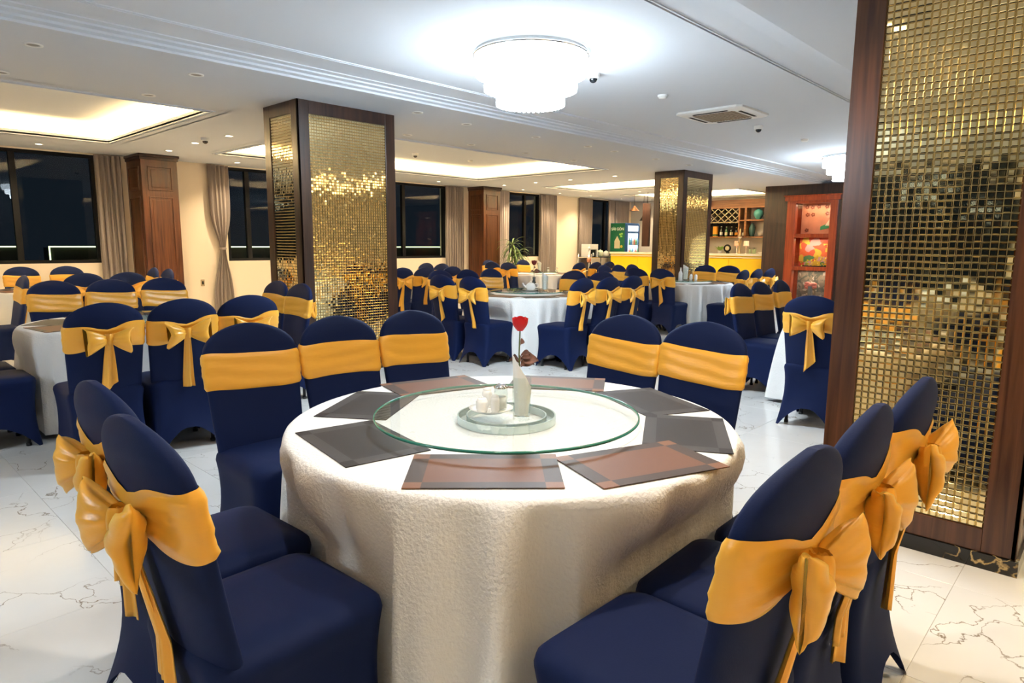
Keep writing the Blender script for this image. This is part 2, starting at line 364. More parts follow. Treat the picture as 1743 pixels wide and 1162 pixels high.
# wooden pilasters
def pilaster(x0, x1, yf, label):
    root = empty('wooden_pilaster', (x0, yf, 0), label=label, cat='pilaster'); w, d = x1-x0, YW-yf-.001
    MB().box(0, w, 0, d, 0, ZS-.06).build('shaft', PWOOD, root)
    c = MB(); c.box(-.02, w+.02, -.02, d, ZS-.09, ZS-.045); c.box(-.035, w+.035, -.035, d, ZS-.045, ZS-.001); c.build('crown', DWOOD, root, bevel=.006)
    for z0, z1 in ((2.22, 2.6), (.25, 2.12)):
        for fc in (0, 1):
            L_ = w if fc == 0 else d; m = MB(); q = .09; g = .018
            for a, b, c_, e in ((q, L_-q, z0, z0+g), (q, L_-q, z1-g, z1), (q, q+g, z0+g, z1-g), (L_-q-g, L_-q, z0+g, z1-g)):
                if fc == 0: m.box(a, b, -.014, .002, c_, e)
                else: m.box(-.014, .002, a, b, c_, e)
            m.build('panel_moulding', PWOOD, root, bevel=.004)
            p = MB(); (p.box(q+.05, L_-q-.05, -.006, .002, z0+.05, z1-.05) if fc == 0 else p.box(-.006, .002, q+.05, L_-q-.05, z0+.05, z1-.05)); p.build('panel', PWOOD, root, bevel=.004)
pilaster(3.80, 4.35, 11.72, 'brown panelled wooden pilaster between the left window and the tied curtain')
pilaster(11.55, 12.13, 11.85, 'brown panelled wooden pilaster just left of the potted plant')

# curtains
def curtain(x0, x1, m, label, tie=None, z0=.03, z1=2.77, y=YW-.09):
    root = empty('curtain', ((x0+x1)/2, y, 0), label=label, cat='curtain', group='window curtains')
    nu, nv = max(40, int((x1-x0)*140)), 28; P = []
    for j in range(nv+1):
        z = z1+(z0-z1)*j/nv; row = []
        for i in range(nu+1):
            u = i/nu; w = (x1-x0); xc = 0; amp = .03
            if tie:
                k = math.exp(-((z-tie)/.38)**2) if z > tie else math.exp(-((z-tie)/.5)**2)
                w *= 1-.72*k; xc = .02*k; amp = .03-.012*k
            ph = u*2*PI*max(4, (x1-x0)*13)
            row.append((xc+(u-.5)*w, amp*math.sin(ph)+.008*math.sin(2.3*ph+z*2), z))
        P.append(row)
    o = MB().grid(P).build('curtain_fabric', m, root, smooth=True)
    if tie:
        w = (x1-x0)*.3; MB().lathe([(w/2+.004, -.02), (w/2+.012, 0), (w/2+.004, .02)], 20, (.02, 0, tie)).build('tieback', m, root, smooth=True).scale = (1, 1, 1)
    return root
curtain(3.30, 3.70, CURT, 'taupe curtain hanging straight at the right end of the left window')
curtain(5.08, 5.45, CURT, 'taupe curtain gathered by a tieback beside the light switch', tie=1.28)
curtain(10.72, 11.30, CURT, 'taupe curtain between the middle window and the pilaster near the plant')
curtain(12.22, 12.95, SHEER, 'pale curtain behind the tall potted plant')
curtain(14.22, 14.92, CURT, 'taupe curtain at right end of the window behind the plant')
curtain(16.0, 16.62, CURT, 'taupe curtain above the chrome service stand')
curtain(17.50, 17.80, CURT, 'narrow taupe curtain edge directly left of the green fridge')
curtain(17.86, 18.62, CURT, 'taupe curtain showing above the top of the green fridge')
o = empty('light_switch', (4.92, YW, .66), label='small switch plate on the cream wall beside the tied curtain', cat='switch')
MB().box(-.035, .035, -.008, 0, -.06, .06).build('plate', mat('brass_plate', (.45, .34, .2), .4), o, bevel=.003); MB().box(-.015, .015, -.013, -.008, -.03, .03).build('rocker', BLACK, o)

# night outside ----------------------------------------------------
def planter(x0, x1, label):
    root = empty('balcony_planter', (x0, 14.5, 0), label=label, cat='planter', group='planters outside the windows')
    L_ = x1-x0; MB().box(0, L_, 0, .4, 0, 1.28).build('box', mat('dark_planter', (.03, .035, .03), .7), root)
    m = MB(); m.box(0, L_, -.015, 0, 1.285, 1.305); m.box(0, .02, -.015, 0, 1.05, 1.285); m.build('led_strip', LED, root)
planter(1.5, 2.62, 'dark planter edged with a short glowing line outside the left window')
planter(3.05, 7.6, 'dark planter edged with a glowing line outside, left of the mirrored column')
planter(9.0, 12.7, 'dark planter edged with a glowing line outside, right of the mirrored column')
struct(MB().box(-8, 22, YW+.2, 17, -.2, 0).build('terrace', mat('terrace_stone', (.05, .05, .05), .8)))
for (x, z, lb) in ((11.9, 3.4, 'first'), (12.75, 3.3, 'second'), (13.75, 3.2, 'third'), (14.75, 3.15, 'fourth'), (20.6, 3.6, 'fifth'), (8.6, 3.4, 'sixth')):
    o = empty('street_lamp', (x, 22, 0), label='small round street lamp glowing in the night outside, %s from left of its row' % lb, cat='lamp', group='street lamps outside')
    MB().sphere((0, 0, z), .10, 10).build('bulb', OUTL, o, smooth=True); MB().cyl((0, 0, 0), .03, -.2, z-.08, 8).build('pole', BLACK, o)
o = empty('blue_sign', (9.15, 22, 0), label='small blue lit sign in the dark outside the window', cat='sign')
MB().box(-.25, .25, 0, .05, 2.35, 2.95).build('panel', emis('blue_glow', (.25, .55, .9), .7), o); MB().cyl((0, .02, 0), .03, -.2, 2.35, 8).build('pole', BLACK, o)

# ------------------------------------------------------------------ ceiling fittings
def chandelier(x, y, label):
    root = empty('crystal_chandelier', (x, y, ZR), label=label, cat='chandelier')
    MB().lathe([(.432, 0), (.432, -.026), (.0001, -.026)], 40).build('ceiling_plate', PLASTICW, root, smooth=False)
    a = np.linspace(0, 2*PI, 56, endpoint=False); b = np.linspace(0, 2*PI, 8, endpoint=False)
    MB().grid([[((.445+.007*math.cos(q))*math.cos(p), (.445+.007*math.cos(q))*math.sin(p), -.03+.012*math.sin(q)) for q in b] for p in a], True, True).build('rim', CHROME, root, smooth=True)
    for k in range(6):
        t = k*PI/3; MB().tube([(.425*math.cos(t), .425*math.sin(t), -.02), (.44*math.cos(t), .44*math.sin(t), -.03)], .006, 6).build('rim_arm', CHROME, root)
    for ti, (r, z0, z1, n) in enumerate(((.42, -.05, -.18, 60), (.35, -.16, -.29, 52), (.255, -.27, -.40, 40))):
        m = MB()
        for k in range(n):
            t = 2*PI*k/n; c, s = math.cos(t), math.sin(t); w = PI*r/n*.92
            pts = [(r-.016, -w), (r+.008, -w*.7), (r+.014, 0), (r+.008, w*.7), (r-.016, w)]
            zz = [(z0, 1), (z1+.02, 1), (z1, .55)]
            m.grid([[(u*c-v*f*s, u*s+v*f*c, z) for u, v in pts] for z, f in zz])
        m.lathe([(r-.02, z0), (.02, z0)], 40); m.lathe([(.0001, z1+.006), (r-.02, z1+.004)], 40)
        o = m.build('crystal_tier', CRYST[ti], root); o['kind'] = 'stuff'
    MB().cyl((-.06, -.06, 0), .008, -.43, -.385, 8).build('finial', CHROME, root)
chandelier(4.02, 3.60, 'bright three tiered round crystal chandelier over the foreground tables')
chandelier(11.95, 3.60, 'distant bright crystal chandelier partly hidden by the near mirrored column')
chandelier(-3.9, 3.60, 'crystal chandelier outside the frame on the left')

def downlight(x, y, lit, label, z=ZS):
    root = empty('downlight', (x, y, z), label=label, cat='downlight', group='lit downlights' if lit else 'unlit downlights')
    MB().lathe([(.062, -.001), (.060, -.008), (.046, -.008), (.042, -.001)], 24).build('ring', PLASTICW, root, smooth=True)
    m = MB(); m.add([(.043*math.cos(t), .043*math.sin(t), -.003) for t in np.linspace(0, 2*PI, 20, endpoint=False)], [tuple(range(20))[::-1]])
    m.build('lens', LAMPW if lit else mat('dark_lens', (.22, .2, .18), .3), root)
    if lit:
        l = bpy.data.lights.new('downlight_beam', 'SPOT'); l.energy = SPOT*(.62 if y < 2 else 1); l.color = (1, .94, .86) if y < 2 and x < 2.2 else WARM2; l.spot_size = 2.1; l.spot_blend = .8; l.shadow_soft_size = .04
        o = bpy.data.objects.new('downlight_beam', l); COL.objects.link(o); o.location = (x, y, z-.02)
for rn, Y, XS in (('beside the cornice', 5.92, (1.27, 2.40, 5.49, 6.72, 7.85, 8.52, 9.7, 10.8)), ('beside the light trays', 7.07, (1.27, 2.41, 5.51, 6.64, 7.80, 9.0))):
    for k, x in enumerate(XS): downlight(x, Y, False, 'unlit recessed downlight, %s from left in the soffit row %s' % (ORD[k], rn))
downlight(4.66, 5.80, False, 'unlit recessed downlight just right of the left mirrored column top')
for k, (x, y) in enumerate(((4.0, 8.93), (3.95, 9.92), (4.0, 11.05))): downlight(x, y, True, 'glowing warm downlight between the two left trays, %s from the front' % ORD[k])
for k, (x, y) in enumerate(((11.55, 8.0), (11.6, 9.2), (11.6, 10.2), (11.65, 11.25))): downlight(x, y, True, 'glowing warm downlight between the middle and right trays, %s from the front' % ORD[k])
for k, x in enumerate((-2.4, .1, 2.48, 5.40, 7.7, 10.05, 12.9, 14.4, 15.8, 17.4)): downlight(x, 11.78, True, 'glowing warm downlight in the row along the windows, %s from left' % ORD[k])
for k, (x, y) in enumerate(((15.2, 8.2), (15.3, 9.8))): downlight(x, y, True, 'glowing warm downlight near the bar, %s from the front' % ORD[k])
for k, (x, y) in enumerate(((17.9, 7.1), (18.3, 11.3))): downlight(x, y, True, 'glowing warm downlight above the bar shelves, %s from the right' % ORD[k])
for k, (x, y) in enumerate(((3.0, -1.2), (2.75, .9), (.95, 1.15), (1.95, 1.25))): downlight(x, y, True, 'glowing warm downlight over the foreground table, %s of four' % ORD[k])

def dome(x, y, z, label):
    root = empty('dome_camera', (x, y, z), label=label, cat='camera')
    MB().lathe([(.055, 0), (.055, -.03), (.045, -.045), (.0001, -.045)], 24).build('housing', PLASTICW, root, smooth=True)
    MB().sphere((0, 0, -.045), .036, 16).build('lens_dome', mat('dark_dome', (.01, .012, .015), .08), root, smooth=True)
dome(4.86, 3.62, ZR, 'white dome security camera right beside the large chandelier')
dome(8.29, 3.61, ZR, 'white dome security camera beside the ceiling air conditioner')
dome(7.65, 9.6, ZS+.2, 'dark dome security camera in the middle light tray')
dome(3.86, 9.35, ZS, 'dome security camera next to a lit downlight at left')
def sensor(x, y, z, label):
    root = empty('smoke_detector', (x, y, z), label=label, cat='detector')
    MB().lathe([(.05, 0), (.05, -.015), (.035, -.032), (.0001, -.034)], 20).build('body', PLASTICW, root, smooth=True)
    MB().lathe([(.043, -.018), (.045, -.021), (.041, -.024)], 20).build('vent_ring', BLACK, root)
sensor(6.0, 3.61, ZR, 'white smoke detector between the chandelier and the air conditioner')
sensor(9.74, 3.57, ZR, 'white smoke detector nearest the distant chandelier')
sensor(1.2, 8.9, ZS+.2, 'smoke detector inside the left light tray')
sensor(9.0, 9.6, ZS+.2, 'smoke detector inside the middle light tray')
def cassette(x, y, z, s, label):
    root = empty('ceiling_air_conditioner', (x, y, z), label=label, cat='air conditioner')
    q = s/2; m = MB()
    P = []
    for k, (rr, zz) in enumerate(((q, 0), (q, -.02), (q-.04, -.032), (q*.64, -.035))):
        c_ = .05 if k < 3 else .02; P.append([(sx*(rr-(c_ if e else 0)), sy*(rr-(0 if e else c_)), zz) for sx, sy, e in ((1, 1, 0), (1, 1, 1), (-1, 1, 1), (-1, 1, 0), (-1, -1, 0), (-1, -1, 1), (1, -1, 1), (1, -1, 0))][::-1])
        P[-1] = sorted(P[-1], key=lambda p: math.atan2(p[1], p[0]))
    m.grid(P, wv=True); m.build('panel', PLASTICW, root)
    g = MB(); g.box(-q*.62, q*.62, -q*.62, q*.62, -.03, -.022); g.build('grille_base', mat('grille_brown', (.30, .22, .15), .7), root)
    for k in range(14):
        yy = -q*.6+k*q*1.2/13; MB().box(-q*.6, q*.6, yy-.006, yy+.006, -.036, -.028).build('grille_slat', mat('grille_slat', (.42, .33, .24), .6) if k == 0 else bpy.data.materials['grille_slat'], root)
    for k in range(4):
        a = k*PI/2; s_ = MB().box(-q*.52, q*.52, q*.72, q*.80, -.037, -.030).build('air_slot', BLACK, root); s_.rotation_euler = (0, 0, a)
cassette(7.28, 3.60, ZR, .78, 'square ceiling cassette air conditioner with a brown grille')
cassette(6.2, 9.7, ZS+.2, .8, 'ceiling cassette air conditioner in the middle tray behind the column')

# ------------------------------------------------------------------ banquet chair in a stretch cover (origin under the top of the back, facing +y)
def bw(z):
    if z < .88: return .200+.02*min(1, (z-.42)/.4)
    t = min(1, (z-.88)/.15); return .220*max(0, 1-t**2.4)**.55
def byc(z): return .015+.10*max(0, (1.03-z)/.56)**1.15
def bth(z): return .034 if z < .93 else .034*max(.25, 1-((z-.93)/.1)**2*.7)
def bpt(z, a, off=0.0):
    w, th = bw(z)+off, bth(z)+off; c, s = math.cos(a), math.sin(a)
    x = w*math.copysign(abs(c)**.55, c); y = th*math.copysign(abs(s)**.7, s)
    return (x, byc(z)+y+.022*(x/.225)**2, z)
def back_mesh():
    zs = list(np.linspace(.40, .88, 12))+[.88+.15*math.sin(t*PI/2) for t in np.linspace(.08, .995, 14)]
    A = np.linspace(0, 2*PI, 40, endpoint=False)
    P = [[bpt(z, a) for a in A] for z in zs]; P.append([(x*.02, y, 1.0302) for x, y, z in P[-1]])
    return MB().grid(P, wv=True).mesh('backrest', NAVY, True)
def ring_pts(hw, y0, y1, r, n=12, nc=6):
    pts = []
    cs = [(hw-r, y1-r, 0), (-hw+r, y1-r, PI/2), (-hw+r, y0+r, PI), (hw-r, y0+r, 1.5*PI)]
    for k, (cx, cy, a0) in enumerate(cs):
        for i in range(nc): a = a0+PI/2*i/(nc-1); pts.append((cx+r*math.cos(a), cy+r*math.sin(a), 0.0))
        nx = cs[(k+1) % 4]; ax, ay = pts[-1][:2]; bx, by = nx[0]+r*math.cos(nx[2]), nx[1]+r*math.sin(nx[2])
        for i in range(1, n): t = i/n; pts.append((ax+(bx-ax)*t, ay+(by-ay)*t, 1-abs(2*t-1)))
    return pts
def seat_mesh():
    rows = []
    for z, ins in ((.492, .10), (.489, .05), (.480, .018), (.465, .004), (.445, 0)):
        rows.append([(x, y, z) for x, y, d in ring_pts(.216-ins, .075+ins*.3, .545-ins, max(.02, .065-ins*.3))])
    for t in np.linspace(.0, 1, 11)[1:]:
        row = []
        hw = .216-.016*math.sin(PI*t**.8)+.006*t; y0 = .075+.02*math.sin(PI*t)-.055*t**2; y1 = .545-.02*math.sin(PI*t)-.005*t
        for x, y, d in ring_pts(hw, y0, y1, .065-.04*t):
            arch = .15*max(0, (min(1, d/.75)-.10)/.9)**.55 if d > .075 else 0
            z = .445+(arch-.445)*t; k = 1-.07*t*min(1, d*1.4)
            row.append((x*k, .31+(y-.31)*k, z))
        rows.append(row)
    m = MB().grid(rows, wv=True); n = len(rows[0]); m.f.append(list(range(n))[::-1]); m.m.append(0)
    m.f = [f[::-1] for f in m.f]
    return m.mesh('seat', NAVY, True)
def sash_mesh(seed):
    r = np.random.default_rng(seed); A = np.linspace(0, 2*PI, 96, endpoint=False); P = []; zl = np.linspace(0, 1, 13); ph = r.uniform(0, 6, 6)
    for k, t in enumerate(zl):
        row = []
        for a in A:
            x0 = bpt(.81, a)[0]; rear = math.sin(a) < 0
            g = 1-(.5*math.exp(-(x0/.085)**2) if rear else 0); tilt = .012*math.sin(ph[5])*x0/.22
            z = .820+(t-.5)*.162*g+tilt+.004*math.sin(3*a+ph[0])
            wr = (.0022*math.sin(17*t+2.2*math.sin(a*2+ph[1])+ph[2])+.0014*math.sin(35*t+3*a+ph[3]))*(.35+.65*abs(math.sin(a))**.5)
            if rear: wr *= 1.9*(1-g)+1
            edge = 0 if 0 < k < 12 else -.006
            row.append(bpt(z, a, .008+edge+(wr if 0 < k < 12 else 0)))
        P.append(row)
    return MB().grid(P, wv=True).mesh('sash', GOLD, True)
YB_ = byc(.81)-.034-.006
def loop_mesh(s, seed, size=1.0):
    r = np.random.default_rng(seed); ph = r.uniform(0, 6, 8); P = []; n = 36
    droop = r.uniform(-.1, .35)
    for u in np.linspace(0, 1, 16):
        row = []
        q_ = math.sin(u*PI/2); a = .020+.068*q_**.8; b = .012*(1-u)+.046*q_**.5*max(0, math.cos(u*PI/2))**.7
        for th in np.linspace(0, 2*PI, n, endpoint=False):
            c, sn = math.cos(th), math.sin(th); pl = 1+(.10*math.sin(7*th+ph[0])+.07*math.sin(11*th+ph[1]))*(1-u*.75)
            z = a*sn*pl; y = b*c*pl
            x = .012+.118*q_+.024*u*(abs(sn)-.5)+.008*u*math.sin(3*th+ph[2])
            x, z = x*math.cos(droop)+z*math.sin(droop)*.3, z-x*math.sin(droop)*.45
            row.append((s*x*size, YB_-.02-.028*math.sin(PI*.55*u)+y, .805+z*size))
        P.append(row)
    m = MB().grid(P, wv=True, flip=s < 0); k = m.n-n; m.f.append([k+i for i in range(n)]); m.m.append(0)
    return m.mesh('bow_loop', GOLD, True)
def knot_mesh(seed):
    r = np.random.default_rng(seed); P = []
    for u in np.linspace(-1, 1, 9):
        q = math.sqrt(1-(u*.93)**2)
        P.append([(.024*math.cos(t)*(.6+.4*q), YB_-.022+.026*math.sin(t)*(.6+.4*q)+.003*math.sin(5*t), .805+.034*u) for t in np.linspace(0, 2*PI, 20, endpoint=False)])
    return MB().grid(P, wv=True).mesh('bow', GOLD, True)
def tail_mesh(seed, dx, L_, w1):
    r = np.random.default_rng(seed); ph = r.uniform(0, 6, 4); cut = r.uniform(-.06, .06); P = []
    for f in (0, 1):
        for v in (np.linspace(0, 1, 22) if f == 0 else np.linspace(1, 0, 22)):
            row = []
            for u in np.linspace(-1, 1, 15):
                w = .016+(w1-.016)*v**.7; z = .79-v*(L_+cut*u)
                zc = max(.30, z); yb = byc(zc)-.036 if z > .5 else .085-.012
                fold = (.010*math.cos(u*4.2+ph[0])+.005*math.sin(u*9+ph[1]))*(.4+.6*v)
                row.append((dx*v+u*w, yb-.024+.008*v+fold-(.0016 if f else 0), z))
            P.append(row)
    return MB().grid(P).mesh('tail', GOLD, True)
ME_BACK, ME_SEAT = back_mesh(), seat_mesh()
lm = MB().tube([(0, 0, .006), (0, .002, .34)], .013, 8); lm.cyl((0, 0, 0), .017, 0, .02, 10); ME_LEG = lm.mesh('leg', RUBBER, True)
def chair_proto(k, tails):
    root = empty('banquet_chair')
    inst('backrest', ME_BACK, root); inst('seat', ME_SEAT, root)
    for sx in (-1, 1):
        for y in (.130, .465): inst('leg', ME_LEG, root, (sx*.172, y, 0))
    inst('sash', sash_mesh(k), root)
    b = inst('bow', knot_mesh(k), root)
    inst('bow_loop', loop_mesh(-1, 10+k, (1, .94, 1.08, 1, .95, 1)[k]), b); inst('bow_loop', loop_mesh(1, 20+k, (1, 1.04, .95, 1.06, .9, 1)[k]), b)
    for i, (dx, L_, w) in enumerate(tails): inst('tail', tail_mesh(30+k*3+i, dx, L_, w), b)
    return root
PROTO = [chair_proto(0, [(.0, .50, .046)]), chair_proto(1, [(.012, .44, .038), (-.03, .36, .032)]), chair_proto(2, [(-.015, .48, .046)]), chair_proto(3, [(.02, .54, .042), (-.012, .40, .030)]), chair_proto(4, [(.0, .31, .046)]), chair_proto(5, [(.014, .36, .038)])]
used = set()
ROT = {'near': 0, 'far': PI, 'left': -PI/2, 'right': PI/2}
# table: centre, [chairs (row, x, y, note)]
TABLES = {
 'T0': ((1.735, 1.635), 'foreground table', [('far', 1.37, 3.0), ('far', 1.825, 2.98), ('far', 2.28, 2.95), ('right', 3.0, 1.945), ('right', 3.0, 1.495), ('left', .475, 2.0), ('left', .42, 1.54), ('near', 1.235, .385), ('near', 1.695, .395), ('near', 2.155, .39)]),
 'T1': ((1.80, 5.88), 'left table', [('near', 1.22, 4.55), ('near', 1.68, 4.54), ('near', 2.13, 4.55), ('far', 1.57, 7.48), ('far', 2.04, 7.44), ('far', 2.52, 7.40), ('right', 3.16, 6.10), ('right', 3.10, 5.54), ('left', .46, 5.62), ('left', .44, 6.12)]),
 'T2': ((.42, 9.15), 'table cut by left edge', [('right', 1.62, 8.79)]),
 'T2b': ((2.32, 10.45), 'left window table', [('near', 2.22, 8.98), ('near', 2.68, 8.98), ('far', 2.10, 11.75), ('far', 2.66, 11.72), ('right', 3.44, 10.30), ('right', 3.44, 9.74)]),
 'T3': ((6.40, 5.76), 'middle table', [('left', 5.19, 6.09), ('left', 5.17, 5.54), ('near', 5.92, 4.45), ('near', 6.38, 4.42), ('near', 6.84, 4.40), ('right', 7.5, 5.82), ('right', 7.55, 5.36), ('far', 6.10, 7.18), ('far', 6.55, 7.10), ('far', 7.03, 7.10)]),
 'T5': ((10.40, 5.70), 'table before distant column', [('left', 9.12, 5.41), ('left', 9.10, 5.87), ('near', 9.85, 4.35), ('near', 10.42, 4.38), ('near', 10.92, 4.38), ('right', 11.62, 5.91), ('right', 11.64, 5.45), ('far', 9.87, 7.05), ('far', 10.33, 7.05), ('far', 10.79, 7.05)]),
 'T7': ((6.36, 1.52), 'table behind near column', [('left', 5.14, 1.75), ('far', 6.28, 2.86), ('far', 6.74, 2.85), ('far', 7.25, 2.84)]),
 'T6': ((6.95, 9.55), 'table behind left column', [('near', 6.24, 8.16), ('near', 6.70, 8.16), ('near', 7.26, 8.16), ('right', 8.17, 9.92), ('right', 8.15, 9.44)]),
 'T4': ((11.0, 9.62), 'potted plant table', [('left', 9.70, 9.28), ('left', 9.78, 9.82), ('near', 10.98, 8.38), ('near', 11.55, 8.38), ('near', 12.03, 8.38), ('far', 11.72, 10.72), ('far', 10.75, 10.9)]),
 'TL': ((-3.6, 2.5), 'unseen far left table', [('right', -2.35, 2.7), ('right', -2.35, 2.2), ('near', -4.05, 1.2), ('near', -3.55, 1.2), ('near', -3.05, 1.2), ('far', -4.05, 3.85), ('far', -3.55, 3.85), ('far', -3.05, 3.85)]),
}
VAR = {('T0', 'left', 0): 1, ('T0', 'left', 1): 3, ('T0', 'near', 0): 0, ('T0', 'near', 1): 1, ('T0', 'near', 2): 2, ('T1', 'near', 0): 4, ('T1', 'near', 1): 5, ('T7', 'left', 0): 4}
SIDE = {'near': 'camera side', 'far': 'window side', 'left': 'left side', 'right': 'right side'}
for key, ((tx, ty), desc, chairs) in TABLES.items():
    cnt = {}; tot = {}
    for c in chairs: tot[c[0]] = tot.get(c[0], 0)+1
    for row, x, y in chairs:
        k = cnt.get(row, 0); cnt[row] = k+1
        v = VAR.get((key, row, k), random.choice((1, 4, 5, 4, 5)))
        o = PROTO[v] if v not in used else copytree(PROTO[v]); used.add(v)
        o.location = (x, y, 0); o.rotation_euler = (0, 0, ROT[row]+random.uniform(-.04, .04))
        what = 'gold bow' if row in ('near', 'left') else 'plain gold sash'
        n = tot[row]
        if row in ('near', 'far'): nm = {1: ('only',), 2: ('left', 'right'), 3: ('left', 'middle', 'right')}[n][k]
        else: nm = 'only' if n == 1 else 'farther' if y >= max(c[2] for c in chairs if c[0] == row) else 'nearer'
        tag(o, '%s navy chair with %s, %s of the %s' % (nm, what, SIDE[row], desc), 'chair', 'banquet chairs')

# ------------------------------------------------------------------ tables
RT = .80
def cloth(key, tx, ty, chairs, seed, n=280):
    r = np.random.default_rng(seed); ph = r.uniform(0, 6, 6); ks = (9, 15, 23, 34)
    A = np.linspace(0, 2*PI, n, endpoint=False)
    foot = []
    for row, x, y in chairs: foot.append((x-tx, y-ty, ROT[row]))
    def inside(px, py, m):
        for cx, cy, a in foot:
            dx, dy = px-cx, py-cy; lx, ly = dx*math.cos(-a)-dy*math.sin(-a), dx*math.sin(-a)+dy*math.cos(-a)
            if abs(lx) < .228+m and ly < .55+m and ly > 0: return True
        return False
    lim = []
    for a in A:
        q = RT+.17
        while q > .42 and inside(q*math.cos(a), q*math.sin(a), .022): q -= .01
        lim.append(q)
    lim = np.array(lim); L0 = lim.copy()
    for _ in range(2): lim = np.minimum(lim, (np.roll(lim, 1)+np.roll(lim, -1)+lim)/3)
    P = [[(q*math.cos(a), q*math.sin(a), .76) for a in A] for q in (.25, .5, RT-.03, RT-.012)]
    P.append([((RT-.003)*math.cos(a), (RT-.003)*math.sin(a), .757) for a in A])
    for z in [.748, .73]+list(np.linspace(.69, .035, 16)):
        t = (.75-z)/.72; row = []
        for i, a in enumerate(A):
            f = .5*math.cos(ks[0]*a+ph[0])+.6*math.cos(ks[1]*a+ph[1]+.6*math.sin(2*a))+.55*math.cos(ks[2]*a+ph[2]+.8*math.sin(3*a))+.25*math.cos(ks[3]*a+ph[3]+t)
            q = RT+.004+t**.6*(.045+.072*f)
            kk = min(1, max(0, (.735-z)/.215))**1.3; q = min(q, lim[i]*kk+q*(1-kk))
            row.append((q*math.cos(a), q*math.sin(a), z))
        P.append(row)
    m = MB().grid(P, wv=True); m.f = [f[::-1] for f in m.f]; m.f.append(list(range(n))); m.m.append(0)
    return m.build('tablecloth', CLOTH, smooth=True, loc=(tx, ty, 0))
def susan(x, y, label, r=.475):
    root = empty('lazy_susan', (x, y, .762), label=label, cat='turntable')
    MB().lathe([(.174, 0), (.179, 0), (.179, .026), (.174, .026), (.174, 0)], 48).lathe([(.141, 0), (.146, 0), (.146, .026), (.141, .026), (.141, 0)], 48).build('turntable_ring', mat('ring_glass', (.62, .74, .73), .12, .2) if 'ring_glass' not in bpy.data.materials else bpy.data.materials['ring_glass'], root, smooth=False)
    MB().lathe([(.146, .001), (.174, .001), (.174, .025), (.146, .025), (.146, .001)], 48).build('ring_glass', LSGLASS, root)
    g = MB(); a = np.linspace(0, 2*PI, 96, endpoint=False)
    g.add([(r*math.cos(t), r*math.sin(t), .036) for t in a], [tuple(range(96))]); g.build('glass_top', LSGLASS, root)
    e = MB().lathe([(r, .027), (r+.002, .029), (r+.002, .034), (r, .036), (r-.004, .036), (r-.004, .027), (r, .027)], 96).build('glass_edge', GEDGE, root, smooth=True)
    return root
ME_MAT = {}
for nm, mt in (('c', COPPER), ('g', GREYW)):
    ME_MAT[nm] = MB().box(-.215, .215, -.14, .14, 0, .003).mesh('placemat', mt)
def placemat(x, y, a, kind, label, group='woven placemats', dz=0):
    o = inst('placemat', ME_MAT[kind], None, (x, y, .7605+dz), (0, 0, a)); return tag(o, label, 'placemat', group)
for i, (key, ((tx, ty), desc, chairs)) in enumerate(TABLES.items()):
    root = empty('round_table', (tx, ty, 0), label='round banquet table hidden under the cloth, %s' % desc, cat='table', group='round banquet tables')
    MB().lathe([(.0001, .758), (RT-.02, .758), (RT-.02, .735), (.0001, .735)], 48).build('tabletop', SHELFW, root)
    MB().lathe([(.0001, .735), (.10, .735), (.06, .60), (.06, .10), (.30, .03), (.30, 0), (.0001, 0)], 24).build('pedestal', BLACK, root, smooth=True)
    tag(cloth(key, tx, ty, chairs, 40+i), 'white tablecloth reaching the floor, draped over the %s' % desc, 'tablecloth', 'round white tablecloths')
T0 = (1.735, 1.635)
for (x, y, a, k, lb) in ((1.259, 1.289, math.atan2(-.31, .306), 'c', 'brown woven placemat at the front edge of the foreground table'),
    (1.63, 1.01, math.atan2(-.16, .40), 'c', 'brown woven placemat with grey border, right of the front one'),
    (2.018, 1.075, math.atan2(.18, .31), 'g', 'dark grey woven placemat at the right edge of the foreground table'),
    (2.326, 1.41, math.atan2(.40, .20), 'g', 'grey woven placemat with silvery middle at the back right of the foreground table'),
    (2.33, 1.90, math.atan2(.24, -.16), 'c', 'brown woven placemat at the back of the foreground table, right behind the vase'),
    (1.90, 2.26, math.atan2(-.12, .42), 'c', 'brown woven placemat at the back of the foreground table before the second chair'),
    (1.487, 2.17, math.atan2(.25, .37), 'g', 'dark woven placemat with light border at the left back of the foreground table'),
    (1.175, 1.78, math.atan2(.455, .08), 'g', 'dark grey woven placemat at the left edge of the foreground table')):
    placemat(x, y, a, k, lb, dz=.0015 if k == 'c' else 0)
susan(1.69, 1.615, 'round clear glass lazy susan on the foreground table')
for key in ('T1', 'T3', 'T5', 'T4', 'T2b', 'T7'):
    (tx, ty), desc, _ = TABLES[key]
    susan(tx, ty, 'round clear glass lazy susan on the %s' % desc)
    for k in range(8):
        a = k*PI/4+.2
        rel = round((a-math.atan2(ty, tx))/(PI/4)) % 8
        placemat(tx+.60*math.cos(a), ty+.60*math.sin(a), a+PI/2+random.uniform(-.08, .08), 'cg'[k % 2], '%s woven placemat, %s of the %s' % (('brown', 'grey')[k % 2], ('back', 'back left', 'left side', 'front left', 'front', 'front right', 'right side', 'back right')[rel], desc), 'placemats on the %s' % desc)

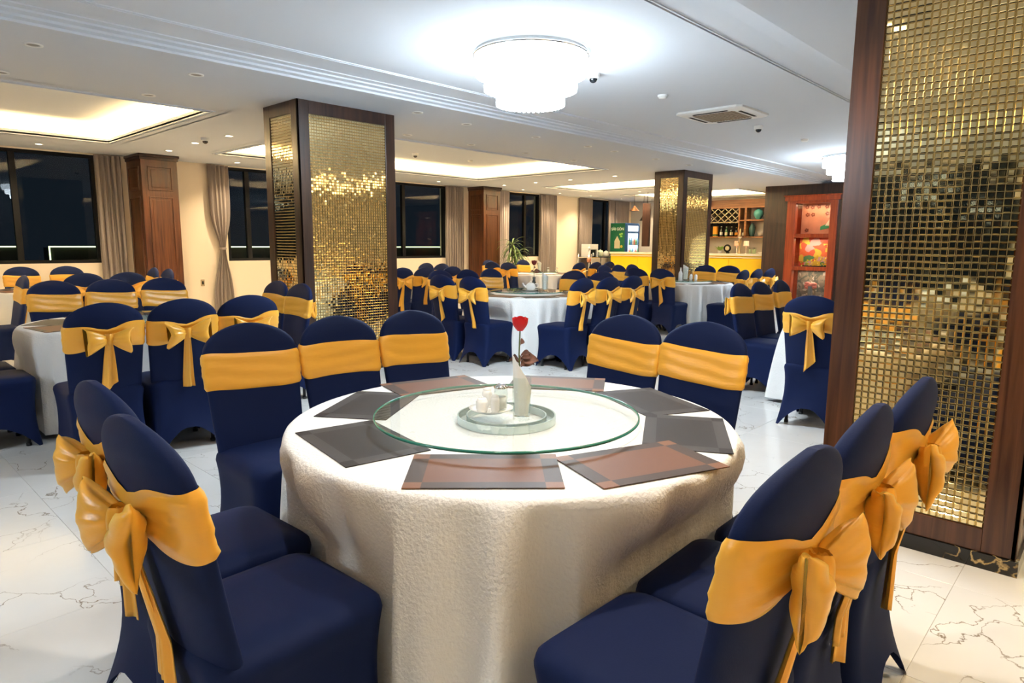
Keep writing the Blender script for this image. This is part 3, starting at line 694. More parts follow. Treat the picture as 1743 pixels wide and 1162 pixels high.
# ------------------------------------------------------------------ table settings
def napkin_glass(x, y, z, label, s=1.0, slant=True):
    root = empty('glass_with_napkins', (x, y, z), label=label, cat='glass')
    MB().lathe([(.0001, 0), (.030*s, 0), (.034*s, .15*s), (.0325*s, .15*s), (.028*s, .012), (.0001, .012)], 28).build('tumbler', GLASS, root, smooth=True)
    P = []; n = 40
    for v in np.linspace(0, 1, 12):
        row = []
        for i in range(n):
            t = 2*PI*i/n; rr = (.022+.010*v)*s*(1+.05*math.sin(6*t))
            top = (.17+(.055 if slant else .02)*math.cos(t-2.4))*s
            row.append((rr*math.cos(t), rr*math.sin(t), .016+(top-.016)*v))
        P.append(row)
    MB().grid(P, wv=True).build('napkins', NAPKIN, root, smooth=True)
    return root
napkin_glass(1.645, 1.50, .799, 'clear tumbler holding tall folded white napkins on the foreground lazy susan')
def rose(x, y, z, label, col=(.62, .006, .014), s=1.0, hgt=.30):
    root = empty('rose', (x, y, z), label=label, cat='flower')
    stem = [(0, 0, 0), (.004*s, .002, hgt*.35), (-.004*s, 0, hgt*.7), (.0, 0, hgt)]
    MB().tube(stem, .0028*s, 6).build('stem', mat('rose_stem', (.09, .12, .03), .6), root, smooth=True)
    m = mat('rose_petal', col, .5, sheen=.3); lf = mat('rose_leaf', (.13, .05, .03), .6, var=.4, vscale=40)
    for ring, (n, r0, h, op) in enumerate(((3, .010, .048, .1), (4, .019, .050, .25), (5, .027, .046, .5))):
        for k in range(n):
            a0 = 2*PI*k/n+ring*.7; P = []
            for v in np.linspace(0, 1, 7):
                row = []
                for u in np.linspace(-1, 1, 7):
                    a = a0+u*PI/n*1.15; rr = r0*(.35+.65*math.sin(PI*.5*min(1, v*1.4)))*(1+op*.35*max(0, v-.7))
                    row.append((s*rr*math.cos(a), s*rr*math.sin(a), hgt-.006+s*h*(v-.16*u*u*v)))
                P.append(row)
            MB().grid(P).build('petal', m, root, smooth=True)
    for k, (a, zf, ln) in enumerate(((.3, .80, .034), (2.4, .60, .034), (-.7, .64, .046), (.6, .60, .042), (-2.0, .56, .036), (-.9, .60, .062), (-1.3, .68, .036), (1.5, .62, .032), (-.5, .55, .05))):
        P = []
        for u in np.linspace(0, 1, 7):
            w = .5*ln*math.sin(PI*min(1, u*.95+.03))*.62
            row = [(s*(.004+ln*u)*math.cos(a)-s*w*q*math.sin(a)*.5, s*(.004+ln*u)*math.sin(a)+s*w*q*math.cos(a)*.5, hgt*zf+s*(.035*u-.03*u*u+w*q*.85+.006*abs(q))) for q in (-1, -.5, 0, .5, 1)]
            P.append(row)
        MB().grid(P).build('leaf', lf, root, smooth=True)
    return root
rose(1.672, 1.535, .808, 'single red rose with brown leaves standing behind the napkin tumbler')
o = empty('bud_vase', (1.672, 1.535, .799), label='clear glass holding the red rose on the foreground lazy susan', cat='glass')
MB().lathe([(.0001, 0), (.018, 0), (.014, .06), (.016, .15), (.0145, .15), (.0125, .06), (.015, .008), (.0001, .008)], 24)  .build('vase_body', GLASS, o, smooth=True)
sc = empty('saucer', (1.64, 1.645, .799), label='white saucer carrying the condiment jars on the foreground lazy susan', cat='saucer')
MB().lathe([(.0001, 0), (.045, 0), (.078, .014), (.080, .017), (.045, .005), (.0001, .004)], 40).build('dish', WHITE, sc, smooth=True)
def jar(name, x, y, r, h, label, m, z=.804, knob=True, glass=False, cat='jar', group=None):
    root = empty(name, (x, y, z), label=label, cat=cat, group=group)
    if glass:
        MB().lathe([(.0001, 0), (r, 0), (r*1.05, h), (r*.95, h), (r*.9, .008), (.0001, .008)], 24).build('body', GLASS, root, smooth=True)
        MB().lathe([(.0001, .009), (r*.86, .009), (r*.86, h*.62), (.0001, h*.62)], 20).build('contents', NAPKIN, root, smooth=True)
        MB().lathe([(r*1.06, h), (r*1.1, h+.006), (r*.5, h+.016), (.0001, h+.018)], 24).build('lid', CHROME, root, smooth=True)
    else:
        MB().lathe([(.0001, 0), (r*.8, 0), (r, h*.2), (r, h*.7), (r*.82, h*.86), (.0001, h*.88)], 24).build('body', m, root, smooth=True)
        MB().lathe([(r*.84, h*.86), (r*.7, h*.96), (r*.2, h), (.0001, h)], 24).build('lid', m, root, smooth=True)
        if knob: MB().sphere((0, 0, h*1.04), r*.2, 10).build('knob', m, root, smooth=True)
    return root
jar('sugar_jar', 1.605, 1.655, .022, .052, 'small white lidded jar at the left of the saucer', WHITE)
jar('salt_shaker', 1.628, 1.612, .016, .066, 'white ceramic shaker at the middle front of the saucer', WHITE, knob=False)
jar('toothpick_holder', 1.665, 1.690, .018, .075, 'white ceramic holder at the back of the saucer', WHITE, knob=False)
jar('sauce_jar', 1.668, 1.622, .024, .082, 'clear glass jar with white contents and lid on the saucer', None, glass=True)
# middle table setting
def teapot(x, y, z, label, s=1.0):
    root = empty('teapot', (x, y, z), label=label, cat='teapot')
    MB().lathe([(.0001, 0), (.04*s, 0), (.065*s, .03*s), (.066*s, .06*s), (.035*s, .095*s), (.0001, .1*s)], 28).build('body', WHITE, root, smooth=True)
    MB().sphere((0, 0, .108*s), .011*s, 10).build('knob', WHITE, root, smooth=True)
    MB().tube([(.055*s, 0, .04*s), (.09*s, 0, .06*s), (.105*s, 0, .095*s)], [.016*s, .011*s, .008*s], 10).build('spout', WHITE, root, smooth=True)
    MB().tube([(-.05*s, 0, .08*s), (-.09*s, 0, .085*s), (-.1*s, 0, .05*s), (-.058*s, 0, .03*s)], .007*s, 8).build('handle', WHITE, root, smooth=True)
    return root
tx, ty = TABLES['T3'][0]
p = empty('plate', (tx+.03, ty-.04, .799), label='white plate under the teapot on the middle table', cat='plate'); MB().lathe([(.0001, 0), (.06, 0), (.11, .014), (.112, .017), (.06, .005), (.0001, .004)], 36).build('dish', WHITE, p, smooth=True)
teapot(tx+.03, ty-.04, .804, 'white porcelain teapot on the middle table').rotation_euler = (0, 0, 2.4)
napkin_glass(tx+.16, ty-.17, .799, 'glass of white napkins on the middle table beside the teapot', 1.25, False)
vz = empty('flower_vase', (tx+.16, ty+.02, .799), label='slim dark glass vase with a withered rose on the middle table', cat='vase')
MB().lathe([(.0001, 0), (.03, 0), (.035, .05), (.018, .13), (.022, .17), (.02, .17), (.0001, .12)], 20).build('vase_body', mat('smoke_glass', (.05, .06, .06), .1), vz, smooth=True)
rose(tx+.16, ty+.02, .87, 'dark withered red rose in the vase on the middle table', (.16, .012, .01), 1.3, .26)
tx, ty = TABLES['T4'][0]
napkin_glass(tx-.02, ty-.1, .799, 'glass of white napkins on the table by the potted plant', 1.3, False)
jar('spice_jar', tx+.16, ty-.2, .03, .08, 'clear jar right of the napkin glass on the plant table', None, .799, glass=True)
jar('spice_jar', tx+.30, ty-.32, .03, .075, 'clear jar farthest right on the plant table', None, .799, glass=True)
tx, ty = TABLES['T5'][0]
def bottle(x, y, z, m, label, r=.033, h=.28, cat='bottle', group=None, labelm=None):
    root = empty('bottle', (x, y, z), label=label, cat=cat, group=group)
    MB().lathe([(.0001, 0), (r, 0), (r, h*.55), (r*.36, h*.75), (r*.34, h*.97), (.0001, h*.97)], 18).build('body', m, root, smooth=True)
    MB().lathe([(r*.4, h*.93), (r*.4, h), (.0001, h)], 14).build('cap', labelm or CHROME, root, smooth=True)
    if labelm: MB().lathe([(r*1.02, h*.14), (r*1.02, h*.44)], 18).build('bottle_label', labelm, root, smooth=True)
    return root
bottle(tx-.16, ty-.02, .799, mat('white_glass_bottle', (.75, .78, .8), .1), 'white sauce bottle on the table before the distant column', .035, .22)
napkin_glass(tx-.06, ty-.06, .799, 'glass of white napkins on the table before the distant column', 1.4, False)
jar('salt_shaker', tx+.06, ty-.1, .026, .10, 'white shaker left of two on the table before the distant column', WHITE, .799)
jar('pepper_shaker', tx+.12, ty-.16, .026, .095, 'white shaker right of two on the table before the distant column', WHITE, .799)

# ------------------------------------------------------------------ potted plant by the window
pl = empty('potted_plant', (12.15, 11.35, 0), label='tall potted dracaena with arching leaves before the window beside the pilaster', cat='plant')
MB().lathe([(.0001, 0), (.15, 0), (.20, .38), (.185, .38), (.17, .34), (.0001, .34)], 28).build('pot', mat('dark_pot', (.04, .045, .05), .4), pl, smooth=True)
LEAF = mat('plant_leaf', (.10, .17, .035), .45, var=.5, vscale=9)
for (sx, sy, top) in ((0, 0, 1.0), (-.07, .03, 1.38), (.06, -.02, 1.18)):
    MB().tube([(sx*.3, sy*.3, .33), (sx*.7, sy, .8), (sx, sy, top)], [.022, .018, .014], 8).build('cane', mat('cane_bark', (.16, .11, .06), .8), pl, smooth=True)
    nl = 30
    for k in range(nl):
        a = k*2.4+sx*20; f = k/nl; L_ = .36+.16*random.random(); up = .9-1.15*(1-f)+random.uniform(-.15, .15); z0 = top-.14+.18*f; P = []
        for u in np.linspace(0, 1, 8):
            w = .019*math.sin(PI*min(1, .12+u*.88))**.8
            d = L_*u*(1-.15*u); z = z0+L_*(up*u-.95*u*u*(.6+.5*(1-f)))
            P.append([(sx+d*math.cos(a)-w*q*math.sin(a), sy+d*math.sin(a)+w*q*math.cos(a), z+.005*abs(q)) for q in (-1, 0, 1)])
        MB().grid(P).build('leaf', LEAF, pl, smooth=True)

# ------------------------------------------------------------------ bar
bc = empty('bar_counter', (16.3, 6.75, 0), label='long bar counter with a bright yellow front and pale stone top', cat='counter')
MB().box(0, .45, 0, 4.6, 0, 1.13).build('body', YELLOW, bc)
for k in range(5): MB().box(-.012, 0, .02+k*.915, .02+k*.915+.905, .12, 1.06).build('front_panel', YELLOW, bc, bevel=.003)
MB().box(-.02, .0, 0, 4.6, 0, .1).build('kick_board', BLACK, bc)
MB().box(-.05, .5, -.02, 4.62, 1.13, 1.185).build('countertop', COUNTER, bc, bevel=.006)
MB().box(-.03, -.012, 0, 4.6, 1.075, 1.10).build('edge_trim', COUNTER, bc)
GOLDRIB = mat('glass_rack_metal', (.5, .42, .3), .3, .8)
sh = empty('back_bar_shelf', (XE, 7.7, 0), label='wooden back bar shelving with diamond wine lattice on the wall', cat='shelf')
def b_(n, m, *a, **k): return MB().box(*a).build(n, m, sh, **k)
b_('header', SHELFW, -.32, -.001, .0, 1.95, 2.46, 2.50); b_('header_panel', SHELFW, -.04, -.001, 0, 1.95, 2.50, 2.72)
b_('upright', SHELFW, -.30, -.001, -.03, .0, 1.2, 2.72); b_('upright', SHELFW, -.30, -.001, .80, .84, 1.64, 2.5); b_('upright', SHELFW, -.30, -.001, .60, .66, 1.64, 2.5); b_('upright', SHELFW, -.30, -.001, 1.93, 1.97, 1.2, 2.72)
b_('shelf_board', SHELFW, -.28, -.001, .0, .80, 2.09, 2.13); b_('shelf_board', SHELFW, -.28, -.001, 0, 1.93, 1.62, 1.65); b_('shelf_board', GOLDRIB, -.28, -.001, .84, 1.93, 2.05, 2.075); b_('rack_back', BLACK, -.02, -.001, .84, 1.93, 1.65, 2.46)
n = 5; pw = 1.09/n; hh = .385
for k in range(-2, n+1):
    for s in (1, -1):
        m = MB(); y0 = .84+k*pw
        a = (y0, 2.075) if s > 0 else (y0, 2.46); bq = (y0+pw*2, 2.46) if s > 0 else (y0+pw*2, 2.075)
        t0 = max(0, (.84-a[0])/(bq[0]-a[0])); t1 = min(1, (1.93-a[0])/(bq[0]-a[0]))
        if t1-t0 < .05: continue
        pa = (a[0]+(bq[0]-a[0])*t0, a[1]+(bq[1]-a[1])*t0); pb = (a[0]+(bq[0]-a[0])*t1, a[1]+(bq[1]-a[1])*t1)
        dx, dz = pb[0]-pa[0], pb[1]-pa[1]; l_ = math.hypot(dx, dz); nx_, nz_ = -dz/l_*.011, dx/l_*.011
        V_ = [(x, y, z) for x in (-.27, -.03) for y, z in ((pa[0]+nx_, pa[1]+nz_), (pb[0]+nx_, pb[1]+nz_), (pb[0]-nx_, pb[1]-nz_), (pa[0]-nx_, pa[1]-nz_))]
        m.add(V_, [(0, 1, 2, 3), (7, 6, 5, 4), (0, 4, 5, 1), (1, 5, 6, 2), (2, 6, 7, 3), (3, 7, 4, 0)]); m.build('lattice_slat', GOLDRIB, sh)
for k in range(6): b_('glass_rail', GOLDRIB, -.26, -.04, .93+k*.17, .95+k*.17, 2.03, 2.05)
DG = mat('dark_bottle', (.012, .02, .012), .1); GG = mat('green_bottle', (.03, .12, .04), .1); ORG = mat('orange_box', (.85, .38, .03), .5); CRM = mat('cream_label', (.8, .72, .5), .6); TEAL = mat('teal_glaze', (.05, .22, .24), .12); DTEAL = mat('dark_teal_glaze', (.02, .06, .065), .2)
BX = XE-.15
ob = empty('orange_carton', (BX, 7.7+1.60, 1.65), label='tall orange carton at the left end of the bar shelf', cat='box'); MB().box(-.05, .05, -.06, .06, 0, .30).build('carton', ORG, ob, bevel=.004); MB().box(-.051, .051, -.061, .061, .02, .07).build('band', GG, ob)
for k, (y, m, lm_, h_) in enumerate(((1.42, DG, PLASTICW, .30), (1.26, GG, CRM, .29), (1.10, DG, CRM, .29), (.95, DG, ORG, .27))):
    bottle(BX, 7.7+y, 1.65, m, 'bottle with %s label on the bar shelf, %s from left' % (('white', 'cream', 'cream', 'orange')[k], ORD[k]), .042, h_, group='bottles on the bar shelf', labelm=lm_)
for k, (y, z) in enumerate(((1.92, 2.17), (1.81, 2.27), (1.70, 2.17), (1.75, 2.35))):
    r_ = bottle(XE-.06, 7.7+y-.04, z, DG, 'wine bottle lying in the left part of the lattice rack, %s of four' % ORD[k], .034, .27, group='bottles in the wine rack', labelm=PLASTICW); r_.rotation_euler = (0, -PI/2, 0)
def vase(x, y, z, prof, m, label, cat='vase'):
    r_ = empty('vase', (x, y, z), label=label, cat=cat); MB().lathe(prof, 28).build('vase_body', m, r_, smooth=True); MB().lathe([(prof[-1][0]+.004, prof[-1][1]-.006), (prof[-1][0]+.006, prof[-1][1]), (prof[-1][0]-.006, prof[-1][1])], 24).build('lip', m, r_, smooth=True); return r_
vase(BX, 7.7+.32, 2.13, [(.0001, 0), (.05, 0), (.06, .02), (.12, .10), (.135, .17), (.11, .25), (.05, .29), (.045, .30)], TEAL, 'round teal glazed vase on the upper right bar shelf')
vase(BX, 7.7+.48, 1.65, [(.0001, 0), (.06, 0), (.085, .1), (.09, .25), (.06, .33), (.035, .36), (.04, .38)], DTEAL, 'tall dark green vase on the lower right bar shelf')
vase(BX, 7.7+.71, 1.65, [(.0001, 0), (.04, 0), (.065, .05), (.06, .10), (.045, .12)], PLASTICW, 'small pale pot left of the dark green vase')
vase(BX, 7.7+.22, 1.65, [(.0001, 0), (.04, 0), (.075, .05), (.085, .11), (.08, .13)], mat('grey_bowl', (.5, .48, .44), .4), 'small pale bowl right of the dark green vase')
# things on the back worktop
wk = empty('back_worktop', (XE-.55, 7.2, 0), label='low dark worktop behind the bar under the shelves', cat='worktop'); MB().box(0, .54, 0, 4.0, 0, 1.10).build('cabinet', DWOOD, wk); MB().box(-.02, .545, -.02, 4.02, 1.10, 1.14).build('top', COUNTER, wk, bevel=.005)
CX = XE-.32
pp = empty('small_plant', (CX, 9.05, 1.14), label='small green leafy pot plant behind the bar counter', cat='plant'); MB().lathe([(.0001, 0), (.05, 0), (.065, .10), (.06, .10), (.0001, .08)], 20).build('pot', PLASTICW, pp, smooth=True)
for k in range(22):
    a = k*2.4; L_ = .10+.09*random.random(); P = [[(L_*u*math.cos(a)-.028*math.sin(PI*u)*q*math.sin(a), L_*u*math.sin(a)+.028*math.sin(PI*u)*q*math.cos(a), .09+.22*u*(1-.3*u)*(1-k/40)) for q in (-1, 0, 1)] for u in np.linspace(0.02, 1, 6)]
    MB().grid(P).build('leaf', mat('bright_leaf', (.22, .42, .05), .5) if k == 0 else bpy.data.materials['bright_leaf'], pp, smooth=True)
ck = empty('round_dish', (CX, 8.80, 1.14), label='round dark dish with a cream centre leaning behind the bar counter', cat='dish'); MB().cyl((0, 0, 0), .05, 0, .06, 16).build('foot', BLACK, ck)
d1 = MB().lathe([(.0001, 0), (.11, 0), (.115, .015), (.0001, .02)], 28).build('rim', BLACK, ck, smooth=True); d1.rotation_euler = (0, -PI/2, 0); d1.location = (-.03, 0, .17)
d2 = MB().lathe([(.0001, .02), (.065, .022), (.05, .03), (.0001, .032)], 24).build('centre', CRM, ck, smooth=True); d2.rotation_euler = (0, -PI/2, 0); d2.location = (-.03, 0, .17)
def lamp(y, c, label):
    r_ = empty('table_lamp', (CX, y, 1.14), label=label, cat='lamp'); MB().lathe([(.0001, 0), (.05, 0), (.05, .02), (.015, .04), (.015, .24), (.0001, .25)], 16).build('base', CHROME, r_, smooth=True)
    MB().lathe([(.08, .24), (.07, .38), (.066, .38), (.076, .24)], 24).build('lamp_shade', mat('lamp_shade_'+c, (.75, .38, .22) if c == 'pink' else (.7, .6, .5), .7, emit=(1, .5, .25), es=.25), r_, smooth=True)
lamp(8.53, 'pink', 'table lamp with a pinkish shade behind the bar, left of the brass tap'); lamp(8.25, 'pale', 'table lamp with a pale shade behind the bar, right of the brass tap')
bt_ = empty('beer_tap', (CX-.12, 8.40, 1.14), label='tall brass beer tap tower with a white top behind the bar', cat='tap')
MB().lathe([(.0001, 0), (.07, 0), (.06, .03), (.025, .06), (.025, .30), (.05, .34), (.05, .40), (.03, .46), (.055, .52), (.03, .60), (.012, .72), (.0001, .73)], 20).build('tower', mat('aged_brass', (.62, .46, .26), .3, .7), bt_, smooth=True)
MB().tube([(-.02, 0, .36), (-.10, 0, .38), (-.12, 0, .33)], .012, 8).build('spout', CHROME, bt_, smooth=True); MB().sphere((0, 0, .49), .05, 12).build('globe', PLASTICW, bt_, smooth=True)
for k in range(3): 
    j_ = empty('glass_jar', (CX+(.04 if k == 1 else -.03), 8.12-.07*k, 1.14), label='clear ribbed glass jar right of the lamps, %s from left' % ORD[k], cat='jar', group='glass jars behind the bar'); MB().lathe([(.0001, 0), (.035, 0), (.04, .2), (.037, .2), (.03, .01)], 16).build('body', GLASS, j_, smooth=True); MB().lathe([(.0001, .012), (.028, .012), (.034, .15), (.0001, .15)], 14).build('straws', mat('straws_green', (.6, .75, .5), .6) if k == 0 else bpy.data.materials['straws_green'], j_, smooth=True)
wb = empty('white_bowl', (CX-.05, 7.75, 1.14), label='wide white bowl at the right end of the bar worktop', cat='bowl'); MB().lathe([(.0001, 0), (.06, 0), (.14, .07), (.135, .07), (.06, .01), (.0001, .01)], 28).build('body', WHITE, wb, smooth=True)

# drinks fridge
fg = empty('drinks_fridge', (17.15, 11.42, 0), label='tall drinks fridge with a green printed side and blue lit glass door', cat='fridge')
GREEN = mat('fridge_green', (.004, .13, .06), .4); BLUEF = mat('fridge_blue', (.01, .07, .25), .35)
MB().box(0, .78, .02, .56, 0, 2.05).build('cabinet', BLUEF, fg, bevel=.01)
MB().box(-.004, 0, .03, .55, .1, 2.04).build('green_side', GREEN, fg)
dr = MB().box(.02, .10, -.02, .02, .1, 2.0).box(.66, .74, -.02, .02, .1, 2.0).box(.10, .66, -.02, .02, 1.74, 1.80).box(.10, .66, -.02, .02, .1, .16).box(.10, .66, -.02, .02, 1.97, 2.0).build('door', BLUEF, fg)
MB().box(.10, .66, -.012, -.006, .16, 1.74).build('door_glass', emis('fridge_inside_glow', (.55, .80, 1.0), .95), dr)
MB().box(.10, .66, -.016, .0, 1.80, 1.97).build('lit_header', emis('fridge_header_glow', (.85, .93, 1.0), 1.1), dr)
MB().tube([(.64, -.045, 1.0), (.64, -.045, 1.4)], .012, 8).build('handle', CHROME, dr)
cols = [(.15, .4, .75), (.8, .8, .75), (.7, .2, .12), (.2, .55, .3)]
for r_ in range(4):
    MB().box(.11, .65, -.018, -.012, .42+r_*.32, .43+r_*.32).build('rack', PLASTICW, dr)
    for k in range(6):
        mm = bpy.data.materials.get('can_%d' % ((k+r_) % 4)) or mat('can_%d' % ((k+r_) % 4), cols[(k+r_) % 4], .3)
        MB().lathe([(.0001, 0), (.028, 0), (.028, .13), (.012, .17), (.012, .21), (.0001, .21)], 10, (.155+k*.09, -.045, .43+r_*.32)).build('bottle', mm, dr, smooth=True)
def text(body, size, loc, rot, m, parent, name='lettering'):
    c = bpy.data.curves.new(name, 'FONT'); c.body = body; c.size = size; c.align_x = 'CENTER'; c.extrude = .001; c.offset = .004
    o = bpy.data.objects.new(name, c); COL.objects.link(o); dg = bpy.context.evaluated_depsgraph_get(); dg.update()
    me = bpy.data.meshes.new_from_object(o.evaluated_get(dg)); bpy.data.objects.remove(o); me.materials.clear(); me.materials.append(m)
    q = inst(name, me, parent, loc, rot); return q
PRINTW = mat('white_print', (.85, .85, .82), .5)
text('SÀI GÒN', .115, (-.006, .29, 1.83), (PI/2, 0, -PI/2), PRINTW, fg)
pic = MB(); pic.box(-.007, -.004, .20, .40, 1.28, 1.48); pic.add([(-.007, .19, 1.48), (-.007, .41, 1.48), (-.007, .30, 1.66)], [(0, 2, 1)]); pic.box(-.008, -.007, .26, .34, 1.48, 1.56)
pic.build('printed_building', mat('print_cream', (.72, .62, .42), .6), fg)
for k, (y, z) in enumerate(((.12, 1.62), (.16, 1.68), (.10, 1.70))): MB().box(-.006, -.004, y, y+.07, z, z+.05).build('printed_leaf', mat('print_leaf', (.35, .62, .12), .6) if k == 0 else bpy.data.materials['print_leaf'], fg)
MB().sphere((-.006, .14, 1.34), .045, 12, (.08, 1, 1)).build('printed_flower', mat('print_yellow', (.7, .5, .05), .6), fg)
# pendant lamps
def pendant(x, y, z, r, h, m, label):
    root = empty('pendant_lamp', (x, y, z), label=label, cat='lamp')
    MB().lathe([(r, 0), (r*.35, h*.65), (.025, h), (.0001, h), (.02, h-.01), (r*.32, h*.6), (r*.97, 0), (r, 0)], 28).build('lamp_shade', m, root, smooth=True)
    MB().sphere((0, 0, h*.35), .035, 10).build('bulb', PLASTICW, root, smooth=True); MB().cyl((0, 0, 0), .005, h, ZS+.2-z, 6).build('cord', BLACK, root)
pendant(16.6, 10.78, 2.36, .15, .15, mat('copper_shade', (.16, .07, .03), .35, .6), 'brown conical pendant lamp hanging above the fridge')
pendant(16.6, 10.47, 2.08, .11, .16, BLACK, 'black pendant lamp hanging just left of the distant column')
hp = empty('hanging_fabric', (15.6, 9.72, 0), label='dark brown hanging panel touching the left edge of the distant column', cat='hanging')
MB().box(-.02, .02, -.10, .14, 1.35, 2.5).build('panel', DWOOD, hp, bevel=.01); MB().cyl((0, 0, 0), .008, 2.5, ZS, 8).build('rod', BLACK, hp)

# service stand by the last window
sv = empty('service_stand', (15.9, 11.75, 0), label='chrome service stand with shelves below the window right of the cream wall', cat='stand')
for x, y in ((0, 0), (1.15, 0), (0, .5), (1.15, .5)): MB().cyl((x, y, 0), .018, 0, 1.12, 10).build('leg', CHROME, sv, smooth=True)
for z in (.25, .62, 1.0): MB().box(-.02, 1.17, -.02, .52, z, z+.025).build('shelf', CHROME, sv, bevel=.004)
cmk = empty('drinks_machine', (16.0, 11.9, 1.025), label='pale drinks machine at the left end of the service stand', cat='machine'); MB().box(0, .42, 0, .32, .22, .38).box(0, .05, 0, .32, 0, .22).box(.37, .42, 0, .32, 0, .22).build('housing', PLASTICW, cmk, bevel=.008); MB().box(.05, .37, .05, .31, .0, .22).build('recess', BLACK, cmk); MB().lathe([(.0001, .02), (.035, .02), (.02, .12), (.0001, .13)], 14, (.2, .02, 0)).build('cup', WHITE, cmk, smooth=True)
jar('round_jar', 16.60, 11.95, .09, .20, 'wide pale green jar at the middle of the service stand', mat('pale_green_glaze', (.55, .6, .45), .3), 1.025)
jar('round_jar', 16.9, 11.95, .085, .17, 'wide white jar at the right end of the service stand', WHITE, 1.025)
cs = empty('chrome_pole_stand', (12.4, 9.24, 0), label='slim chrome pole stand with a copper knob behind the middle table', cat='stand'); MB().lathe([(.0001, 0), (.15, 0), (.15, .02), (.02, .04), (.0001, .04)], 24).build('base', CHROME, cs, smooth=True); MB().cyl((0, 0, 0), .016, .03, 1.28, 10).build('pole', CHROME, cs, smooth=True); MB().lathe([(.0001, .99), (.04, .99), (.055, 1.04), (.04, 1.09), (.0001, 1.09)], 16).build('knob', mat('copper_knob', (.5, .2, .1), .3, .5), cs, smooth=True); MB().sphere((0, 0, 1.31), .035, 12).build('finial', WHITE, cs, smooth=True)

# ------------------------------------------------------------------ red wooden display cabinet set into the partition
dc = empty('display_cabinet', (15.9, 4.98, 0), label='red wooden display cabinet with three glazed panels set in the dark wall', cat='cabinet')
Wd = 1.12
for (a, b) in ((-.0, .16), (Wd-.20, Wd)): MB().box(-.06, .08, a, b, 0, 2.42).build('frame_stile', RWOOD, dc, bevel=.006)
for z0, z1 in ((2.36, 2.45), (1.585, 1.67), (.83, .92), (.0, .14)): MB().box(-.055, .075, .16, Wd-.20, z0, z1).build('frame_rail', RWOOD, dc, bevel=.005)
c = MB(); c.box(-.09, .06, -.05, Wd+.05, 2.42, 2.52); c.box(-.11, .06, -.07, Wd+.07, 2.52, 2.55); c.build('cornice', RWOOD, dc, bevel=.006)
cb = MB(); cb.box(.08, .5, 0, .02, 0, 2.45); cb.box(.08, .5, Wd-.02, Wd, 0, 2.45); cb.box(.48, .5, .02, Wd-.02, 0, 2.45); cb.box(.08, .48, .02, Wd-.02, 2.43, 2.45); cb.build('carcass', RWOOD, dc)
MB().box(.02, .48, .02, Wd-.02, 1.61, 1.64).build('shelf', RWOOD, dc); MB().box(.02, .48, .02, Wd-.02, .86, .89).build('shelf', RWOOD, dc)
def picture(name, cols, scale, es):
    m, t, b = nodes(name); N = t.nodes; L = t.links; tc = N.new('ShaderNodeTexCoord'); v = N.new('ShaderNodeTexVoronoi'); v.inputs['Scale'].default_value = scale
    n = N.new('ShaderNodeTexNoise'); n.inputs['Scale'].default_value = scale*.5; n.inputs['Detail'].default_value = 4; L.new(tc.outputs['Object'], n.inputs[0])
    w = N.new('ShaderNodeVectorMath'); w.operation = 'MULTIPLY_ADD'; L.new(n.outputs['Color'], w.inputs[0]); w.inputs[1].default_value = (.25, .25, .25); L.new(tc.outputs['Object'], w.inputs[2]); L.new(w.outputs[0], v.inputs[0])
    s_ = N.new('ShaderNodeSeparateColor'); L.new(v.outputs['Color'], s_.inputs[0]); r = N.new('ShaderNodeValToRGB'); r.color_ramp.interpolation = 'CONSTANT'
    e = r.color_ramp.elements; e[0].position = 0; e[0].color = (*cols[0], 1); e[1].position = 1/len(cols); e[1].color = (*cols[1], 1)
    for k in range(2, len(cols)): q = e.new(k/len(cols)); q.color = (*cols[k], 1)
    L.new(s_.outputs[0], r.inputs[0]); L.new(r.outputs[0], b.inputs['Base Color']); L.new(r.outputs[0], b.inputs['Emission Color']); b.inputs['Emission Strength'].default_value = es; b.inputs['Roughness'].default_value = .4
    return m
PK = mat('pink_etched_panel', (.62, .24, .13), .4, var=.25, vscale=2.5)
MB().box(.40, .42, .14, Wd-.18, 1.66, 2.38).build('top_back_panel', PK, dc)
MB().box(.40, .42, .14, Wd-.18, .92, 1.60).build('middle_back_panel', picture('painted_garden', [(.55, .07, .03), (.6, .12, .04), (.62, .40, .05), (.08, .2, .08), (.55, .30, .28), (.6, .1, .05)], 7, 0), dc)
MB().box(.40, .42, .14, Wd-.18, .14, .83).build('lower_back_panel', picture('painted_pond', [(.12, .10, .08), (.16, .13, .10), (.10, .09, .07), (.06, .07, .06), (.35, .30, .26), (.18, .15, .12)], 14, 0), dc)
for z0, z1 in ((1.67, 2.36), (.92, 1.585), (.14, .83)): MB().box(-.01, -.004, .16, Wd-.20, z0, z1).build('pane', GLASS, dc)
DKRED = mat('etched_motif', (.22, .05, .02), .5); GRN = mat('painted_green', (.05, .30, .12), .5)
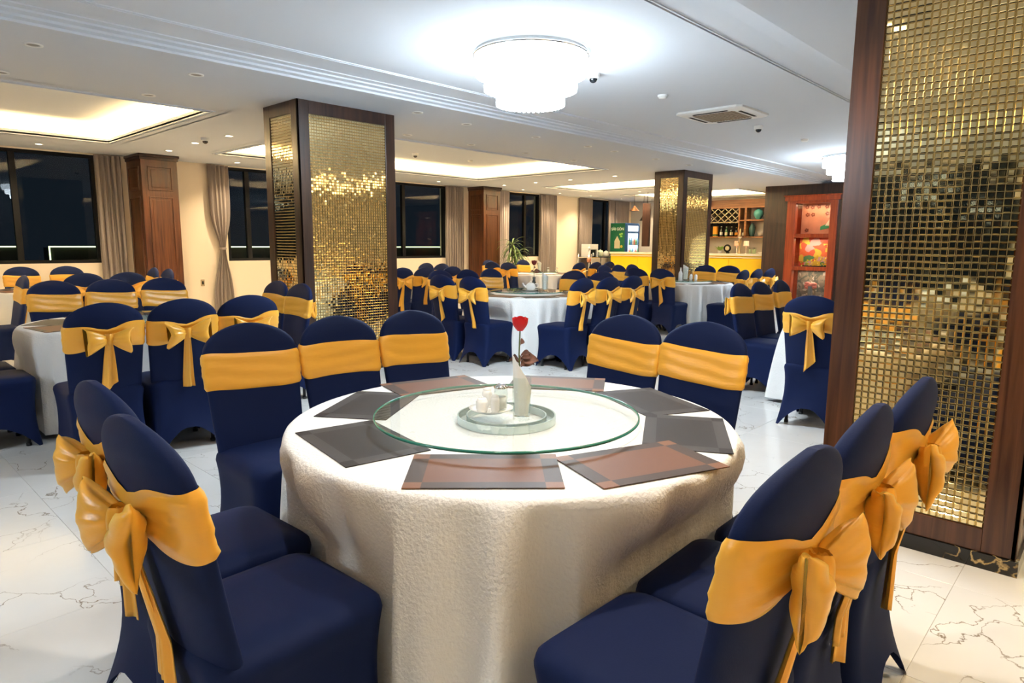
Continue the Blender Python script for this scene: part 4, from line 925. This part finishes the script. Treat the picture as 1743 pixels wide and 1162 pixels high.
for k, (y, z) in enumerate(((.80, 2.12), (.68, 2.12), (.36, 2.14), (.24, 2.14), (.82, 2.30), (.70, 2.29), (.56, 2.30), (.38, 2.30), (.26, 2.29), (.80, 1.76))):
    m = MB(); 
    for q in range(5): m.cyl((.0, 0, 0), .001, 0, .001, 3); a = q*2*PI/5; m.sphere((.393, y+.03*math.cos(a), z+.03*math.sin(a)), .020, 8, (.15, 1, 1))
    m.build('etched_flower', DKRED, dc)['kind'] = 'stuff'
MB().add([(.395, .18, 1.80), (.395, .34, 1.92), (.395, .50, 1.84), (.395, .50, 1.76), (.395, .34, 1.80)], [(0, 1, 2, 3, 4)]).build('painted_hill', GRN, dc)
MB().add([(.394, .20, 1.86), (.394, .30, 2.02), (.394, .40, 1.86)], [(0, 1, 2)]).build('painted_peak', CRM, dc)
fa = empty('flower_arrangement', (16.05, 5.42, .89), label='yellow flower arrangement in a tray inside the red display cabinet', cat='flowers')
MB().box(-.07, .07, -.24, .30, 0, .05).build('tray', BLACK, fa, bevel=.008)
YF = mat('yellow_petal', (.85, .58, .02), .6); YG = mat('yellow_green_leaf', (.35, .42, .04), .6)
for k in range(70):
    y = random.uniform(-.26, .32); t = (y+.26)/.58; z = .05+random.random()*(.30-.22*t); x = random.uniform(-.05, .05); a = random.uniform(0, 6); l_ = .045
    MB().add([(x, y, z), (x-.02, y+l_*.5*math.cos(a)-.018*math.sin(a), z+l_*.5*math.sin(a)+.018*math.cos(a)), (x-.03, y+l_*math.cos(a), z+l_*math.sin(a)), (x-.02, y+l_*.5*math.cos(a)+.018*math.sin(a), z+l_*.5*math.sin(a)-.018*math.cos(a))], [(0, 1, 2, 3)]).build('petal' if t < .75 else 'leaf', YF if t < .75 else YG, fa)
cl = empty('coral_ornament', (16.05, 5.52, .14), label='pink coral ornament in the lowest pane of the red display cabinet', cat='ornament')
for k in range(9):
    a = k*.7; MB().sphere((.02*math.cos(a*3), .09*math.cos(a), .34+.05*math.sin(a*2.0)), .055, 10, (.7, 1.2, .7)).build('lobe', mat('coral_pink', (.6, .18, .14), .6) if k == 0 else bpy.data.materials['coral_pink'], cl, smooth=True)
MB().lathe([(.0001, 0), (.10, 0), (.05, .10), (.06, .32), (.0001, .33)], 14).build('rock', mat('rock_grey', (.18, .17, .15), .8, bump=.4, bscale=20), cl, smooth=True)
for z in (2.34, 1.55, .80): area('cabinet_light', (16.12, 5.5, z), .1, .7, 3, (1, .75, .5), (0, 0, 0))
